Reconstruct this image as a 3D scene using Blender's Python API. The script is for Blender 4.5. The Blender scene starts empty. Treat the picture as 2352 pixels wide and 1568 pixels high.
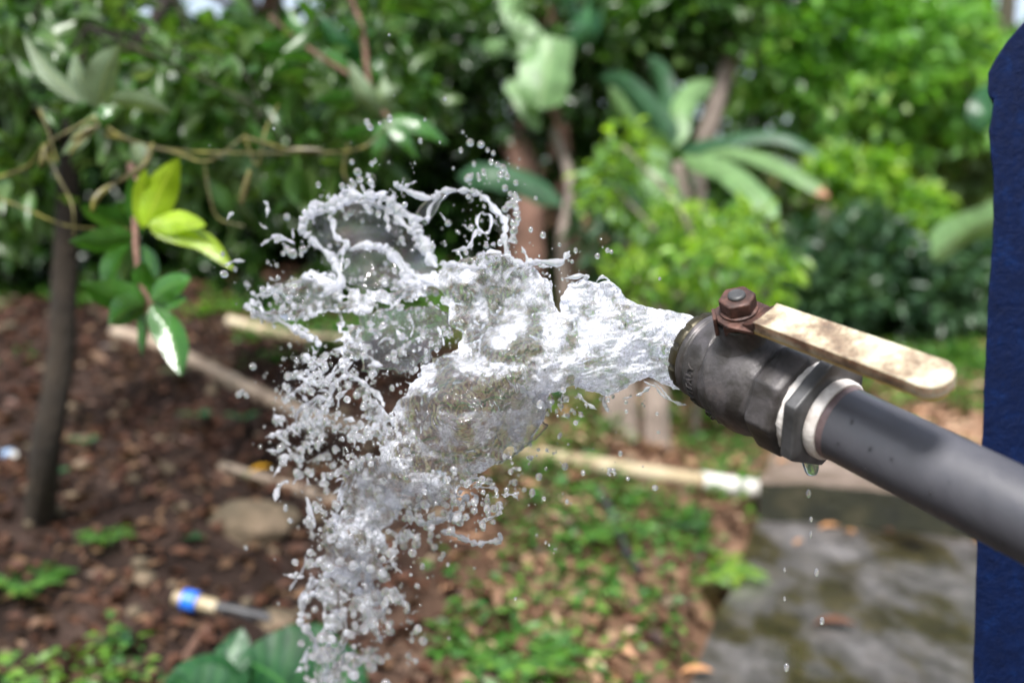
import bpy, math, random
import numpy as np
from mathutils import Vector, Matrix
R = math.radians
rnd = random.Random(7)
npr = np.random.default_rng(7)
SC = bpy.context.scene
COL = SC.collection

# ------------------------------------------------------------------ camera, sky, sun, exposure
PITCH = R(6)
CAMZ = 0.9
cam_d = bpy.data.cameras.new('camera')
cam = bpy.data.objects.new('camera', cam_d); COL.objects.link(cam)
cam.location = (0, 0, CAMZ); cam.rotation_euler = (R(90) - PITCH, 0, 0)
cam_d.lens = 35; cam_d.sensor_width = 36; cam_d.clip_start = 0.02; cam_d.clip_end = 500
cam_d.dof.use_dof = True; cam_d.dof.focus_distance = 0.70; cam_d.dof.aperture_fstop = 3.3
SC.camera = cam
w = bpy.data.worlds.new("World"); SC.world = w; w.use_nodes = True
wt = w.node_tree; bg = wt.nodes['Background']
sky = wt.nodes.new('ShaderNodeTexSky'); sky.sky_type = 'NISHITA'; sky.sun_disc = False
SUN_EL, SUN_AZ = R(57), R(196)      # azimuth: where the sun stands, clockwise from +Y
sky.sun_elevation = SUN_EL; sky.sun_rotation = SUN_AZ
sky.air_density = 1.0; sky.dust_density = 2.5; sky.ozone_density = 1.2
hs = wt.nodes.new('ShaderNodeHueSaturation'); hs.inputs['Saturation'].default_value = 0.62
wt.links.new(sky.outputs[0], hs.inputs['Color']); wt.links.new(hs.outputs[0], bg.inputs[0])
bg.inputs[1].default_value = 0.12
sd_ = bpy.data.lights.new('sun', 'SUN'); sd_.energy = 3.7; sd_.angle = R(17); sd_.color = (1, .98, .95)
sun = bpy.data.objects.new('sun', sd_); COL.objects.link(sun)
sdir = Vector((math.sin(SUN_AZ) * math.cos(SUN_EL), math.cos(SUN_AZ) * math.cos(SUN_EL), math.sin(SUN_EL)))
sun.rotation_euler = sdir.to_track_quat('Z', 'Y').to_euler()
SC.view_settings.view_transform = 'Standard'; SC.view_settings.look = 'None'
SC.view_settings.exposure = 1.2; SC.view_settings.gamma = 1; SC.view_settings.use_curve_mapping = False
cy = SC.cycles
cy.use_denoising = True; cy.max_bounces = 12; cy.transmission_bounces = 10; cy.diffuse_bounces = 3
cy.glossy_bounces = 4; cy.transparent_max_bounces = 8; cy.sample_clamp_indirect = 6
cy.use_adaptive_sampling = True; cy.adaptive_threshold = 0.015

# ------------------------------------------------------------------ geometry helpers
F_ = 2352 * 35 / 36.0
CP, SP = math.cos(PITCH), math.sin(PITCH)
C0 = Vector((0, 0, CAMZ))
FW, UP, RT = Vector((0, CP, -SP)), Vector((0, SP, CP)), Vector((1, 0, 0))
def W(px, py, d):
    "the point of the place seen at a reading (px,py) of the photograph, d metres away along the view axis"
    return C0 + d * (FW + RT * ((px - 1176) / F_) + UP * ((784 - py) / F_))
def Wn(px, py, d):
    px = np.asarray(px, float); py = np.asarray(py, float); d = np.asarray(d, float) * np.ones_like(px)
    a = (px - 1176) / F_; b = (784 - py) / F_
    return np.stack([a * d, d * (CP + b * SP), CAMZ + d * (-SP + b * CP)], -1)
def sst(a, b, x):
    t = np.clip((np.asarray(x, float) - a) / (b - a), 0, 1); return t * t * (3 - 2 * t)

def _lat(seed):
    return np.random.default_rng(seed).random((256, 256)) * 2 - 1
_L = [_lat(s) for s in range(6)]
def vnoise(x, y, seed=0):
    L = _L[seed % 6]; x = x + seed * 17.3; y = y + seed * 9.1
    xi = np.floor(x).astype(int); yi = np.floor(y).astype(int); fx = x - xi; fy = y - yi
    fx = fx * fx * fx * (fx * (fx * 6 - 15) + 10); fy = fy * fy * fy * (fy * (fy * 6 - 15) + 10)
    a = L[xi & 255, yi & 255]; b = L[(xi + 1) & 255, yi & 255]; c = L[xi & 255, (yi + 1) & 255]; d = L[(xi + 1) & 255, (yi + 1) & 255]
    return (a * (1 - fx) + b * fx) * (1 - fy) + (c * (1 - fx) + d * fx) * fy
def fbm(x, y, oct=3, seed=0):
    s = 0; am = 1
    for k in range(oct):
        s = s + am * vnoise(x * 2 ** k, y * 2 ** k, seed + k); am *= .5
    return s

def mesh_np(name, V, F):
    "V (n,3), F list of arrays each (m,k)"
    me = bpy.data.meshes.new(name)
    if not isinstance(F, (list, tuple)): F = [F]
    F = [f for f in F if len(f)]
    loops = np.concatenate([f.ravel() for f in F]).astype(np.int32)
    sizes = np.concatenate([np.full(len(f), f.shape[1]) for f in F]).astype(np.int32)
    starts = np.concatenate([[0], np.cumsum(sizes)[:-1]]).astype(np.int32)
    me.vertices.add(len(V)); me.vertices.foreach_set('co', np.asarray(V, np.float32).ravel())
    me.loops.add(len(loops)); me.loops.foreach_set('vertex_index', loops)
    me.polygons.add(len(sizes)); me.polygons.foreach_set('loop_start', starts)
    me.update(calc_edges=True); me.validate()
    return me
def smooth(me, on=True):
    me.polygons.foreach_set('use_smooth', [on] * len(me.polygons))
def link(name, me, mat=None, parent=None, sm=True, kind=None):
    o = bpy.data.objects.new(name, me); COL.objects.link(o)
    if mat is not None and me is not None and not len(me.materials): me.materials.append(mat)
    if me is not None and sm: smooth(me)
    if parent is not None: o.parent = parent
    if kind: o['kind'] = kind
    return o
def tag(o, label=None, cat=None, group=None, kind=None):
    if label: o['label'] = label
    if cat: o['category'] = cat
    if group: o['group'] = group
    if kind: o['kind'] = kind
    return o
def empty(name, loc, label, cat, group=None):
    o = bpy.data.objects.new(name, None); COL.objects.link(o); o.location = loc; o.empty_display_size = .05
    return tag(o, label, cat, group)
class MB:
    "collects shapes of one mesh; points are given in world space and kept relative to org"
    def __init__(s, org=(0, 0, 0)): s.v = []; s.f = []; s.org = Vector(org)
    def add(s, vs, fs):
        b = len(s.v); s.v += [tuple(Vector(v) - s.org) for v in vs]; s.f += [tuple(i + b for i in f) for f in fs]
    def tube(s, pts, rad, n=10, cap=True, wob=0):
        pts = [Vector(p) for p in pts]; k = len(pts)
        if not isinstance(rad, (list, tuple, np.ndarray)): rad = [rad] * k
        vs = []; ref = None
        for i, p in enumerate(pts):
            t = (pts[min(i + 1, k - 1)] - pts[max(i - 1, 0)]).normalized()
            if ref is None:
                ref = t.orthogonal().normalized()
            ref = (ref - t * ref.dot(t)).normalized(); b = t.cross(ref)
            for j in range(n):
                a = 2 * math.pi * j / n; rr = rad[i] * (1 + (wob * rnd.uniform(-1, 1) if wob else 0))
                vs.append(p + (ref * math.cos(a) + b * math.sin(a)) * rr)
        fs = [(i * n + j, i * n + (j + 1) % n, (i + 1) * n + (j + 1) % n, (i + 1) * n + j) for i in range(k - 1) for j in range(n)]
        if cap: fs += [tuple(range(n))[::-1], tuple((k - 1) * n + j for j in range(n))]
        s.add(vs, fs)
    def prism(s, poly, off):
        "closed outline (world points) swept by off"
        n = len(poly); off = Vector(off); vs = [Vector(p) for p in poly] + [Vector(p) + off for p in poly]
        fs = [tuple(range(n))[::-1], tuple(range(n, 2 * n))] + [(i, (i + 1) % n, n + (i + 1) % n, n + i) for i in range(n)]
        s.add(vs, fs)
    def build(s, name, mat, parent=None, sm=True, bevel=0, kind=None, seg=2, autos=True):
        me = bpy.data.meshes.new(name); me.from_pydata(s.v, [], s.f); me.update()
        o = link(name, me, mat, None, sm, kind)
        if parent is not None:
            o.parent = parent; o.location = s.org - Vector(parent.location)
        else: o.location = s.org
        import bmesh
        bm = bmesh.new(); bm.from_mesh(me); bmesh.ops.recalc_face_normals(bm, faces=bm.faces); bm.to_mesh(me); bm.free()
        if bevel:
            m = o.modifiers.new('b', 'BEVEL'); m.width = bevel; m.segments = seg; m.limit_method = 'ANGLE'; m.angle_limit = R(30)
            m.harden_normals = False
        if sm and autos: me.set_sharp_from_angle(angle=R(38))
        return o
def spline(pts, n):
    "Catmull-Rom through points (any tuples), n samples"
    P = [np.array(p, float) for p in pts]; P = [2 * P[0] - P[1]] + P + [2 * P[-1] - P[-2]]
    out = []; m = len(P) - 3
    for i in range(n):
        t = i / (n - 1) * m; k = min(int(t), m - 1); u = t - k; a, b, c, d = P[k:k + 4]
        out.append(.5 * ((2 * b) + (c - a) * u + (2 * a - 5 * b + 4 * c - d) * u * u + (3 * b - a - 3 * c + d) * u ** 3))
    return out

# ------------------------------------------------------------------ materials
def mat(name):
    m = bpy.data.materials.new(name); m.use_nodes = True; nt = m.node_tree
    return m, nt, nt.nodes['Principled BSDF']
def N(nt, t, **kw):
    n = nt.nodes.new(t)
    for k, v in kw.items():
        if k in n.inputs: n.inputs[k].default_value = v
        else: setattr(n, k, v)
    return n
def ramp(nt, fac, stops, const=False):
    r = nt.nodes.new('ShaderNodeValToRGB'); e = r.color_ramp.elements
    while len(e) < len(stops): e.new(.5)
    for i, (p, c) in enumerate(stops): e[i].position = p; e[i].color = (*c[:3], 1)
    if const: r.color_ramp.interpolation = 'CONSTANT'
    nt.links.new(fac, r.inputs[0]); return r
def noise(nt, scale, detail=4, rough=.55, coord=None, dist=0):
    n = N(nt, 'ShaderNodeTexNoise', Scale=scale, Detail=detail, Roughness=rough, Distortion=dist)
    if coord is None:
        tc = nt.nodes.new('ShaderNodeTexCoord'); coord = tc.outputs['Object']
    nt.links.new(coord, n.inputs['Vector']); return n
def bump(nt, p, h, strength, dist):
    b = N(nt, 'ShaderNodeBump', Strength=strength, Distance=dist); nt.links.new(h, b.inputs['Height'])
    nt.links.new(b.outputs[0], p.inputs['Normal']); return b
def surf_mat(name, stops, scale, rough=.7, bscale=None, bs=.5, bd=.01, metal=0, spec=.5, dist=0, rvar=None):
    m, nt, p = mat(name)
    n = noise(nt, scale, 6, .62, dist=dist); r = ramp(nt, n.outputs['Fac'], stops); nt.links.new(r.outputs[0], p.inputs['Base Color'])
    p.inputs['Roughness'].default_value = rough; p.inputs['Metallic'].default_value = metal; p.inputs['Specular IOR Level'].default_value = spec
    if rvar:
        n3 = noise(nt, scale * .7, 4); mr = N(nt, 'ShaderNodeMapRange'); mr.inputs['From Min'].default_value = .35; mr.inputs['From Max'].default_value = .65
        mr.inputs['To Min'].default_value = rvar[0]; mr.inputs['To Max'].default_value = rvar[1]
        nt.links.new(n3.outputs['Fac'], mr.inputs['Value']); nt.links.new(mr.outputs[0], p.inputs['Roughness'])
    if bscale:
        n2 = noise(nt, bscale, 6, .65); bump(nt, p, n2.outputs['Fac'], bs, bd)
    return m
def leaf_mat(name, cols, rough=.4, tr=.35, spec=.5, clump=1.4, tcol=1.6):
    "cols: colours picked per leaf"
    m, nt, p = mat(name); g = nt.nodes.new('ShaderNodeNewGeometry')
    st = [(i / max(1, len(cols) - 1), c) for i, c in enumerate(cols)]
    nc = noise(nt, clump, 2, .5); mr = N(nt, 'ShaderNodeMapRange'); mr.inputs['From Min'].default_value = .32; mr.inputs['From Max'].default_value = .68; nt.links.new(nc.outputs['Fac'], mr.inputs['Value'])
    mxf = nt.nodes.new('ShaderNodeMix'); mxf.inputs[0].default_value = .55; nt.links.new(g.outputs['Random Per Island'], mxf.inputs[2]); nt.links.new(mr.outputs[0], mxf.inputs[3])
    r = ramp(nt, mxf.outputs[0], st); col = r.outputs[0]
    n = noise(nt, 40, 3); mx = N(nt, 'ShaderNodeMixRGB', blend_type='MULTIPLY'); mx.inputs[0].default_value = .5
    rr = ramp(nt, n.outputs['Fac'], [(.3, (.55, .55, .5)), (.7, (1.25, 1.25, 1.1))]); nt.links.new(col, mx.inputs[1]); nt.links.new(rr.outputs[0], mx.inputs[2]); col = mx.outputs[0]
    nt.links.new(col, p.inputs['Base Color']); p.inputs['Roughness'].default_value = rough; p.inputs['Specular IOR Level'].default_value = spec
    t = nt.nodes.new('ShaderNodeBsdfTranslucent'); g2 = N(nt, 'ShaderNodeMixRGB', blend_type='MULTIPLY'); g2.inputs[0].default_value = 1
    nt.links.new(col, g2.inputs[1]); g2.inputs[2].default_value = (tcol * 1.05, tcol * 1.15, tcol * .35, 1); nt.links.new(g2.outputs[0], t.inputs[0])
    ms = nt.nodes.new('ShaderNodeMixShader'); ms.inputs[0].default_value = tr
    nt.links.new(p.outputs[0], ms.inputs[1]); nt.links.new(t.outputs[0], ms.inputs[2])
    nt.links.new(ms.outputs[0], nt.nodes['Material Output'].inputs[0])
    return m
def veined_leaf(name, base, rib, wet=.0, rough=.35, tr=.3, veins=26, brown=0):
    "big leaf: uv.x across (-1..1 stored 0..1), uv.y along"
    m, nt, p = mat(name); uv = nt.nodes.new('ShaderNodeUVMap'); sx = nt.nodes.new('ShaderNodeSeparateXYZ'); nt.links.new(uv.outputs[0], sx.inputs[0])
    def ma(op, a, b=None, c=None):
        n = nt.nodes.new('ShaderNodeMath'); n.operation = op
        for i, q in enumerate((a, b, c)):
            if q is None: continue
            if isinstance(q, (int, float)): n.inputs[i].default_value = q
            else: nt.links.new(q, n.inputs[i])
        return n.outputs[0]
    ax = ma('ABSOLUTE', ma('SUBTRACT', sx.outputs[0], .5)); rb = ma('GREATER_THAN', .02, ax)
    v = ma('SINE', ma('MULTIPLY', ma('SUBTRACT', sx.outputs[1], ma('MULTIPLY', ax, .35)), veins * 6.283)); vv = ma('MULTIPLY_ADD', v, .5, .5)
    nz = noise(nt, 22, 5); c1 = ramp(nt, nz.outputs['Fac'], [(.3, tuple(x * .6 for x in base)), (.55, base), (.75, tuple(x * 1.35 for x in base))])
    mx = nt.nodes.new('ShaderNodeMixRGB'); nt.links.new(ma('MULTIPLY', ma('POWER', vv, 6), .35), mx.inputs[0]); nt.links.new(c1.outputs[0], mx.inputs[1]); mx.inputs[2].default_value = (*rib, 1)
    m2 = nt.nodes.new('ShaderNodeMixRGB'); nt.links.new(rb, m2.inputs[0]); nt.links.new(mx.outputs[0], m2.inputs[1]); m2.inputs[2].default_value = (*rib, 1); col = m2.outputs[0]
    if brown:
        m3 = nt.nodes.new('ShaderNodeMixRGB'); nt.links.new(ma('GREATER_THAN', ma('ADD', sx.outputs[1], ma('MULTIPLY', nz.outputs['Fac'], .08)), brown), m3.inputs[0]); nt.links.new(col, m3.inputs[1]); m3.inputs[2].default_value = (.35, .17, .09, 1); col = m3.outputs[0]
    nt.links.new(col, p.inputs['Base Color']); p.inputs['Roughness'].default_value = rough
    if wet:
        nw = noise(nt, 60, 4); p.inputs['Coat Weight'].default_value = wet; p.inputs['Coat Roughness'].default_value = .08
        bb = N(nt, 'ShaderNodeBump', Strength=.9, Distance=.003); nt.links.new(nw.outputs['Fac'], bb.inputs['Height']); nt.links.new(bb.outputs[0], p.inputs['Coat Normal'])
    bump(nt, p, vv, .35, .002)
    t = nt.nodes.new('ShaderNodeBsdfTranslucent'); g2 = N(nt, 'ShaderNodeMixRGB', blend_type='MULTIPLY'); g2.inputs[0].default_value = 1
    nt.links.new(col, g2.inputs[1]); g2.inputs[2].default_value = (1.9, 2.0, .6, 1); nt.links.new(g2.outputs[0], t.inputs[0])
    ms = nt.nodes.new('ShaderNodeMixShader'); ms.inputs[0].default_value = tr
    nt.links.new(p.outputs[0], ms.inputs[1]); nt.links.new(t.outputs[0], ms.inputs[2]); nt.links.new(ms.outputs[0], nt.nodes['Material Output'].inputs[0])
    return m

M = {}
M['soil'] = surf_mat('soil', [(.3, (.035, .02, .015)), (.5, (.085, .05, .036)), (.62, (.15, .085, .055)), (.75, (.2, .13, .09))], 3.5, .85, 30, .9, .05)
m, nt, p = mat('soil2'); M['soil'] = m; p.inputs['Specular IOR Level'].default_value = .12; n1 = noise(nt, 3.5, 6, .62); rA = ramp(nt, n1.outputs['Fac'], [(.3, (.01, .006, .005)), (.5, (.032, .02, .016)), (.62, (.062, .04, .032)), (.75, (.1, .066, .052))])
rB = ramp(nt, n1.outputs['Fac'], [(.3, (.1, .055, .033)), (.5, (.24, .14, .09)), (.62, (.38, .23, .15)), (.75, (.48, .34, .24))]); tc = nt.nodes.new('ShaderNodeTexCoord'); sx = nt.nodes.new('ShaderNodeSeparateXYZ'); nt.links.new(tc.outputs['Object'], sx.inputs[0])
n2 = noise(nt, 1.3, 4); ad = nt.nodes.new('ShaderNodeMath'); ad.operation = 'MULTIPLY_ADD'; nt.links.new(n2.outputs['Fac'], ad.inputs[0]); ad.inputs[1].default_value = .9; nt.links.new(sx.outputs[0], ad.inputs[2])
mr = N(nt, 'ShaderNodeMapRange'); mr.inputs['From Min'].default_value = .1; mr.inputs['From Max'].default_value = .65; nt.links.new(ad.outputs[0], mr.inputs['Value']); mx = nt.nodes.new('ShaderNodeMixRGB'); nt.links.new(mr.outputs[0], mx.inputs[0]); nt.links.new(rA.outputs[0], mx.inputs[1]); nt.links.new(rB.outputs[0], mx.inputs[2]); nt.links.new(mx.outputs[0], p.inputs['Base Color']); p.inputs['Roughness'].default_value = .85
n3 = noise(nt, 30, 6, .65); bump(nt, p, n3.outputs['Fac'], .9, .05)
M['concrete'] = surf_mat('wet_concrete', [(.36, (.012, .009, .002)), (.44, (.03, .024, .008)), (.49, (.055, .05, .047)), (.56, (.08, .074, .073)), (.66, (.12, .113, .115)), (.76, (.2, .193, .2))], 3.4, .5, 45, .6, .008, dist=.2, rvar=(.7, .22))
M['moss_concrete'] = surf_mat('mossy_concrete', [(.3, (.02, .025, .008)), (.45, (.06, .062, .015)), (.55, (.11, .09, .05)), (.68, (.22, .19, .15)), (.8, (.34, .27, .2))], 7, .8, 40, .9, .02, dist=.8)
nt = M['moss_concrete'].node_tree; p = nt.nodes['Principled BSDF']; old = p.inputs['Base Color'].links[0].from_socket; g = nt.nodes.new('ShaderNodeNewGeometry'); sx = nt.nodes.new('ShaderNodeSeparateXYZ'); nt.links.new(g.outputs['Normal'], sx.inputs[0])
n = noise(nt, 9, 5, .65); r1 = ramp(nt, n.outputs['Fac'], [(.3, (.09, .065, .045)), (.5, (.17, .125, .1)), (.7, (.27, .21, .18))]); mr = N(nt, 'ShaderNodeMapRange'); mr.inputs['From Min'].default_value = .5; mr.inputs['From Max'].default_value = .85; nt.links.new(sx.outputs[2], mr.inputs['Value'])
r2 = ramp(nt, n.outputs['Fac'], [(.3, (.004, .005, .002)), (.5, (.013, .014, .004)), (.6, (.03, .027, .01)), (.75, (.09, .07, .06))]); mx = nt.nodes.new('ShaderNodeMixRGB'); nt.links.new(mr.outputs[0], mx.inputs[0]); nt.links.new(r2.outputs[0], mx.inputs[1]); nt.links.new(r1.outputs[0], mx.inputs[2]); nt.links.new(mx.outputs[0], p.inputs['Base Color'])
nt = M['concrete'].node_tree; p = nt.nodes['Principled BSDF']; old = p.inputs['Base Color'].links[0].from_socket; n = noise(nt, 16, 7, .7); r1 = ramp(nt, n.outputs['Fac'], [(.33, (.35, .33, .3)), (.5, (1, 1, 1)), (.68, (1.7, 1.65, 1.6))]); mx = N(nt, 'ShaderNodeMixRGB', blend_type='MULTIPLY'); mx.inputs[0].default_value = .8
nt.links.new(old, mx.inputs[1]); nt.links.new(r1.outputs[0], mx.inputs[2]); n5 = noise(nt, 2.1, 5, .6, dist=.6); r5 = ramp(nt, n5.outputs['Fac'], [(.38, (.33, .27, .07)), (.44, (1, 1, 1))]); m5 = N(nt, 'ShaderNodeMixRGB', blend_type='MULTIPLY'); m5.inputs[0].default_value = .9; nt.links.new(mx.outputs[0], m5.inputs[1]); nt.links.new(r5.outputs[0], m5.inputs[2]); nt.links.new(m5.outputs[0], p.inputs['Base Color'])
nt = M['concrete'].node_tree; tcs = [n for n in nt.nodes if n.type == 'TEX_NOISE']; mp = nt.nodes.new('ShaderNodeMapping'); tc = nt.nodes.new('ShaderNodeTexCoord'); nt.links.new(tc.outputs['Object'], mp.inputs[0]); mp.inputs['Scale'].default_value = (1, .5, 1); mp.inputs['Rotation'].default_value = (0, 0, R(24))
for n in tcs: nt.links.new(mp.outputs[0], n.inputs['Vector'])
M['ledge'] = surf_mat('grey_ledge', [(.3, (.05, .045, .045)), (.7, (.16, .14, .14))], 4, .85, 20, .6, .02)
M['bark_dark'] = surf_mat('dark_bark', [(.3, (.009, .006, .004)), (.6, (.028, .019, .011)), (.8, (.06, .04, .024))], 9, .9, 50, .8, .02)
M['bark_red'] = surf_mat('reddish_bark', [(.3, (.05, .025, .015)), (.55, (.16, .085, .06)), (.8, (.3, .19, .15))], 6, .85, 40, .8, .02)
M['bark_pale'] = surf_mat('pale_bark', [(.3, (.1, .08, .065)), (.6, (.25, .2, .17)), (.8, (.4, .34, .3))], 6, .85, 40, .8, .02)
M['palewood'] = surf_mat('pale_weathered_wood', [(.3, (.09, .07, .055)), (.5, (.24, .19, .16)), (.7, (.4, .34, .3))], 5, .8, 40, .8, .015)
M['twig'] = surf_mat('yellow_green_twig', [(.3, (.03, .022, .008)), (.5, (.08, .07, .016)), (.62, (.18, .165, .03)), (.76, (.4, .36, .09))], 25, .5, 90, .4, .003)
M['oldpipe'] = surf_mat('stained_cream_pipe', [(.3, (.16, .11, .06)), (.5, (.36, .29, .18)), (.7, (.52, .46, .34))], 5, .5, 60, .2, .003)
M['pinkpipe'] = surf_mat('dirty_pinkish_pipe', [(.3, (.12, .085, .06)), (.55, (.26, .2, .15)), (.75, (.42, .36, .28))], 6, .6, 60, .2, .003)
M['whitepipe'] = surf_mat('white_pipe', [(.3, (.55, .52, .47)), (.6, (.68, .66, .62))], 8, .4, 60, .1, .002)
M['black'] = surf_mat('black_hose', [(.3, (.012, .012, .014)), (.7, (.04, .04, .045))], 14, .5)
M['bluepl'] = surf_mat('blue_plastic', [(.3, (.01, .12, .6)), (.7, (.03, .22, .85))], 12, .35)
M['rock'] = surf_mat('rock', [(.3, (.06, .05, .03)), (.55, (.17, .125, .08)), (.75, (.3, .22, .15))], 7, .85, 30, .9, .03)
M['litter'] = leaf_mat('fallen_leaves', [(0.01155, 0.00539, 0.00462), (0.0462, 0.01694, 0.01155), (0.0847, 0.03465, 0.02079), (0.0231, 0.01078, 0.00847), (0.1155, 0.0539, 0.03465), (0.0539, 0.02079, 0.01386), (0.1694, 0.1001, 0.0616), (0.02695, 0.01232, 0.01001), (0.1386, 0.05005, 0.0231)], .5, .12, .25, tcol=1)
M['litter_tan'] = leaf_mat('tan_fallen_leaves', [(.3, .15, .09), (.45, .27, .17), (.2, .1, .06), (.5, .34, .24), (.4, .18, .09)], .5, .12, .5, tcol=1)
M['orange_leaf'] = leaf_mat('orange_leaf', [(.5, .17, .06), (.5, .25, .12), (.42, .13, .09)], .5, .2, tcol=1)
M['yellow_leaf'] = leaf_mat('yellow_leaf', [(.75, .42, .02), (.7, .33, .02)], .5, .3, tcol=1)
M['far'] = leaf_mat('far_foliage', [(.008, .026, .008), (.03, .085, .018), (.06, .15, .03), (.09, .19, .04), (.18, .32, .08), (.22, .3, .15)], .33, .45, clump=1.0)
M['farbright'] = leaf_mat('haze_bright_foliage', [(0.0225, 0.0675, 0.0135), (0.07875, 0.2025, 0.03375), (0.1575, 0.3375, 0.05625), (0.1125, 0.27, 0.09), (0.2925, 0.4725, 0.1013), (0.405, 0.5625, 0.27)], .33, .5, clump=1.5)  # bright leaf tones, lightened further in place of haze
M['grey_green'] = leaf_mat('haze_paled_foliage', [(.08, .14, .06), (.22, .3, .17), (.14, .24, .08), (.38, .46, .32)], .35, .35)  # leaf tones paled so the haze sits in the colour
M['dark'] = leaf_mat('shade_dark_foliage', [(0.00625, 0.0175, 0.005), (0.0125, 0.03438, 0.0075), (0.02187, 0.05935, 0.009375), (0.0125, 0.03125, 0.0125), (0.0375, 0.09375, 0.0125), (0.0625, 0.1, 0.025)], .24, .3, .7, clump=2.5)  # dark greens, lowered further to carry the deep shade inside the wood
M['mid'] = leaf_mat('shining_mid_leaves', [(0.0138, 0.0414, 0.01035), (0.0276, 0.0828, 0.0138), (0.0483, 0.1173, 0.0207), (0.0828, 0.138, 0.0414), (0.0345, 0.0828, 0.0276)], .34, .35, .5, clump=5)
M['teal'] = leaf_mat('blue_green_foliage', [(.012, .036, .018), (.03, .075, .04), (.05, .11, .045), (.1, .16, .11)], .35, .25, clump=2.2)
M['lime'] = leaf_mat('lime_foliage', [(.14, .3, .03), (.22, .4, .04), (.08, .19, .06), (.3, .45, .04), (.2, .34, .16), (.1, .22, .08)], .35, .5, clump=4)
M['weed'] = leaf_mat('weed', [(.03, .1, .015), (.07, .2, .025), (.05, .14, .04), (.14, .28, .04), (.1, .22, .03)], .45, .35)
M['yel'] = veined_leaf('yellow_green_leaf', (.25, .38, .012), (.42, .5, .06), .3, .35, .45, 12)
M['glossy'] = veined_leaf('wet_green_leaf', (.03, .12, .012), (.09, .2, .03), .9, .25, .25, 10)
M['under'] = veined_leaf('pale_leaf_underside', (.13, .19, .11), (.24, .27, .12), 0, .5, .35, 10)
M['banana'] = veined_leaf('banana_leaf', (.15, .27, .11), (.26, .37, .17), 0, .38, .35, 40)
M['banana_brown'] = veined_leaf('banana_leaf_brown_tip', (.14, .25, .1), (.26, .37, .17), 0, .38, .35, 40, .94)
M['banana_dark'] = veined_leaf('dark_banana_leaf', (.03, .09, .04), (.07, .15, .07), 0, .4, .3, 30)
M['taro'] = veined_leaf('taro_leaf', (.015, .075, .025), (.05, .17, .04), 0, .4, .3, 7)

# ------------------------------------------------------------------ ground
def ground_z(x, y):
    x = np.asarray(x, float); y = np.asarray(y, float)
    left = np.interp(y, [-30, 0, 1.2, 1.9, 2.55, 3.2, 4, 5, 8, 14, 30], [-.5, -.12, -.08, 0, .25, .36, .56, .78, 1.1, 1.9, 3])
    mid = np.interp(y, [-30, 0, 1.9, 2.6, 3.3, 4.2, 6, 9, 14, 30], [-.5, -.2, -.1, .02, .1, .24, .4, .75, 1.5, 3])
    t = sst(-.35, .55, x / np.maximum(y, 1) * 2.6 - .1)
    z = left * (1 - t) + mid * t
    us = sst(.22, .34, x - (y - 1.95) * .41) * sst(4.0, 3.5, y) * sst(-1.5, -.5, y)
    z = z * (1 - us) + (-.16) * us
    k = sst(14, 9, y) * .9 + .1
    return z + k * (.03 * vnoise(x * 1.7, y * 1.7, 1) + .016 * vnoise(x * 5, y * 5, 2) + .006 * vnoise(x * 14, y * 14, 3)) + .15 * vnoise(x * .2, y * .2, 4) * sst(5, 15, np.abs(y))
def G(px, py, up=0.0):
    d = .8
    while d < 25:
        p = W(px, py, d)
        if p.z < float(ground_z(p.x, p.y)) + up: break
        d += .02
    return p
def GZ(px, py, z=0):
    v = W(px, py, 1) - C0; t = (z - CAMZ) / v.z; return C0 + v * t
def grid_sheet(name, xs, ys, m):
    X, Y = np.meshgrid(xs, ys); Z = ground_z(X, Y); V = np.stack([X, Y, Z], -1).reshape(-1, 3); n = len(xs)
    i = np.arange(len(ys) - 1)[:, None] * n + np.arange(n - 1)[None]; f = np.stack([i, i + 1, i + n + 1, i + n], -1).reshape(-1, 4)
    return link(name, mesh_np(name, V, f), m, kind='structure')
def dens(a, b, near, n):
    t = np.linspace(-1, 1, n); u = np.sign(t) * np.abs(t) ** 2.2
    return near + np.where(u < 0, -u * (a - near), u * (b - near))
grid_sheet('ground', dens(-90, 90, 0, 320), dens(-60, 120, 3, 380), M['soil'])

# ------------------------------------------------------------------ leaf generators
T_SMALL = (np.array([[0, 0, 0], [.5, .5, .1], [0, 1, -.12], [-.5, .5, .1], [0, .5, -.04]]), np.array([[0, 1, 4], [1, 2, 4], [2, 3, 4], [3, 0, 4]]))
T_TINY = (np.array([[0, 0, 0], [.5, .45, 0], [0, 1, -.1], [-.5, .45, 0]]), np.array([[0, 1, 2], [0, 2, 3]]))
T_BIG = (np.array([[0, 0, 0], [.36, .28, .1], [.5, .52, .1], [.3, .8, .02], [0, 1, -.22], [-.3, .8, .02], [-.5, .52, .1], [-.36, .28, .1], [0, .3, 0], [0, .55, -.02], [0, .8, -.1]]),
         np.array([[0, 1, 8], [1, 2, 8], [2, 9, 8], [2, 3, 9], [3, 10, 9], [3, 4, 10], [4, 5, 10], [5, 9, 10], [5, 6, 9], [6, 8, 9], [6, 7, 8], [7, 0, 8]]))
def leaves_np(pos, axis, nrm, L, Wd, tmpl):
    axis = axis / np.linalg.norm(axis, axis=1, keepdims=True)
    side = np.cross(axis, nrm); side /= np.linalg.norm(side, axis=1, keepdims=True) + 1e-9; n2 = np.cross(side, axis)
    T, Fc = tmpl; k = len(T)
    V = pos[:, None] + side[:, None] * (T[None, :, 0, None] * Wd[:, None, None]) + axis[:, None] * (T[None, :, 1, None] * L[:, None, None]) + n2[:, None] * (T[None, :, 2, None] * L[:, None, None])
    Fa = (Fc[None] + (np.arange(len(pos)) * k)[:, None, None]).reshape(-1, Fc.shape[1])
    return V.reshape(-1, 3), Fa
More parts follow.
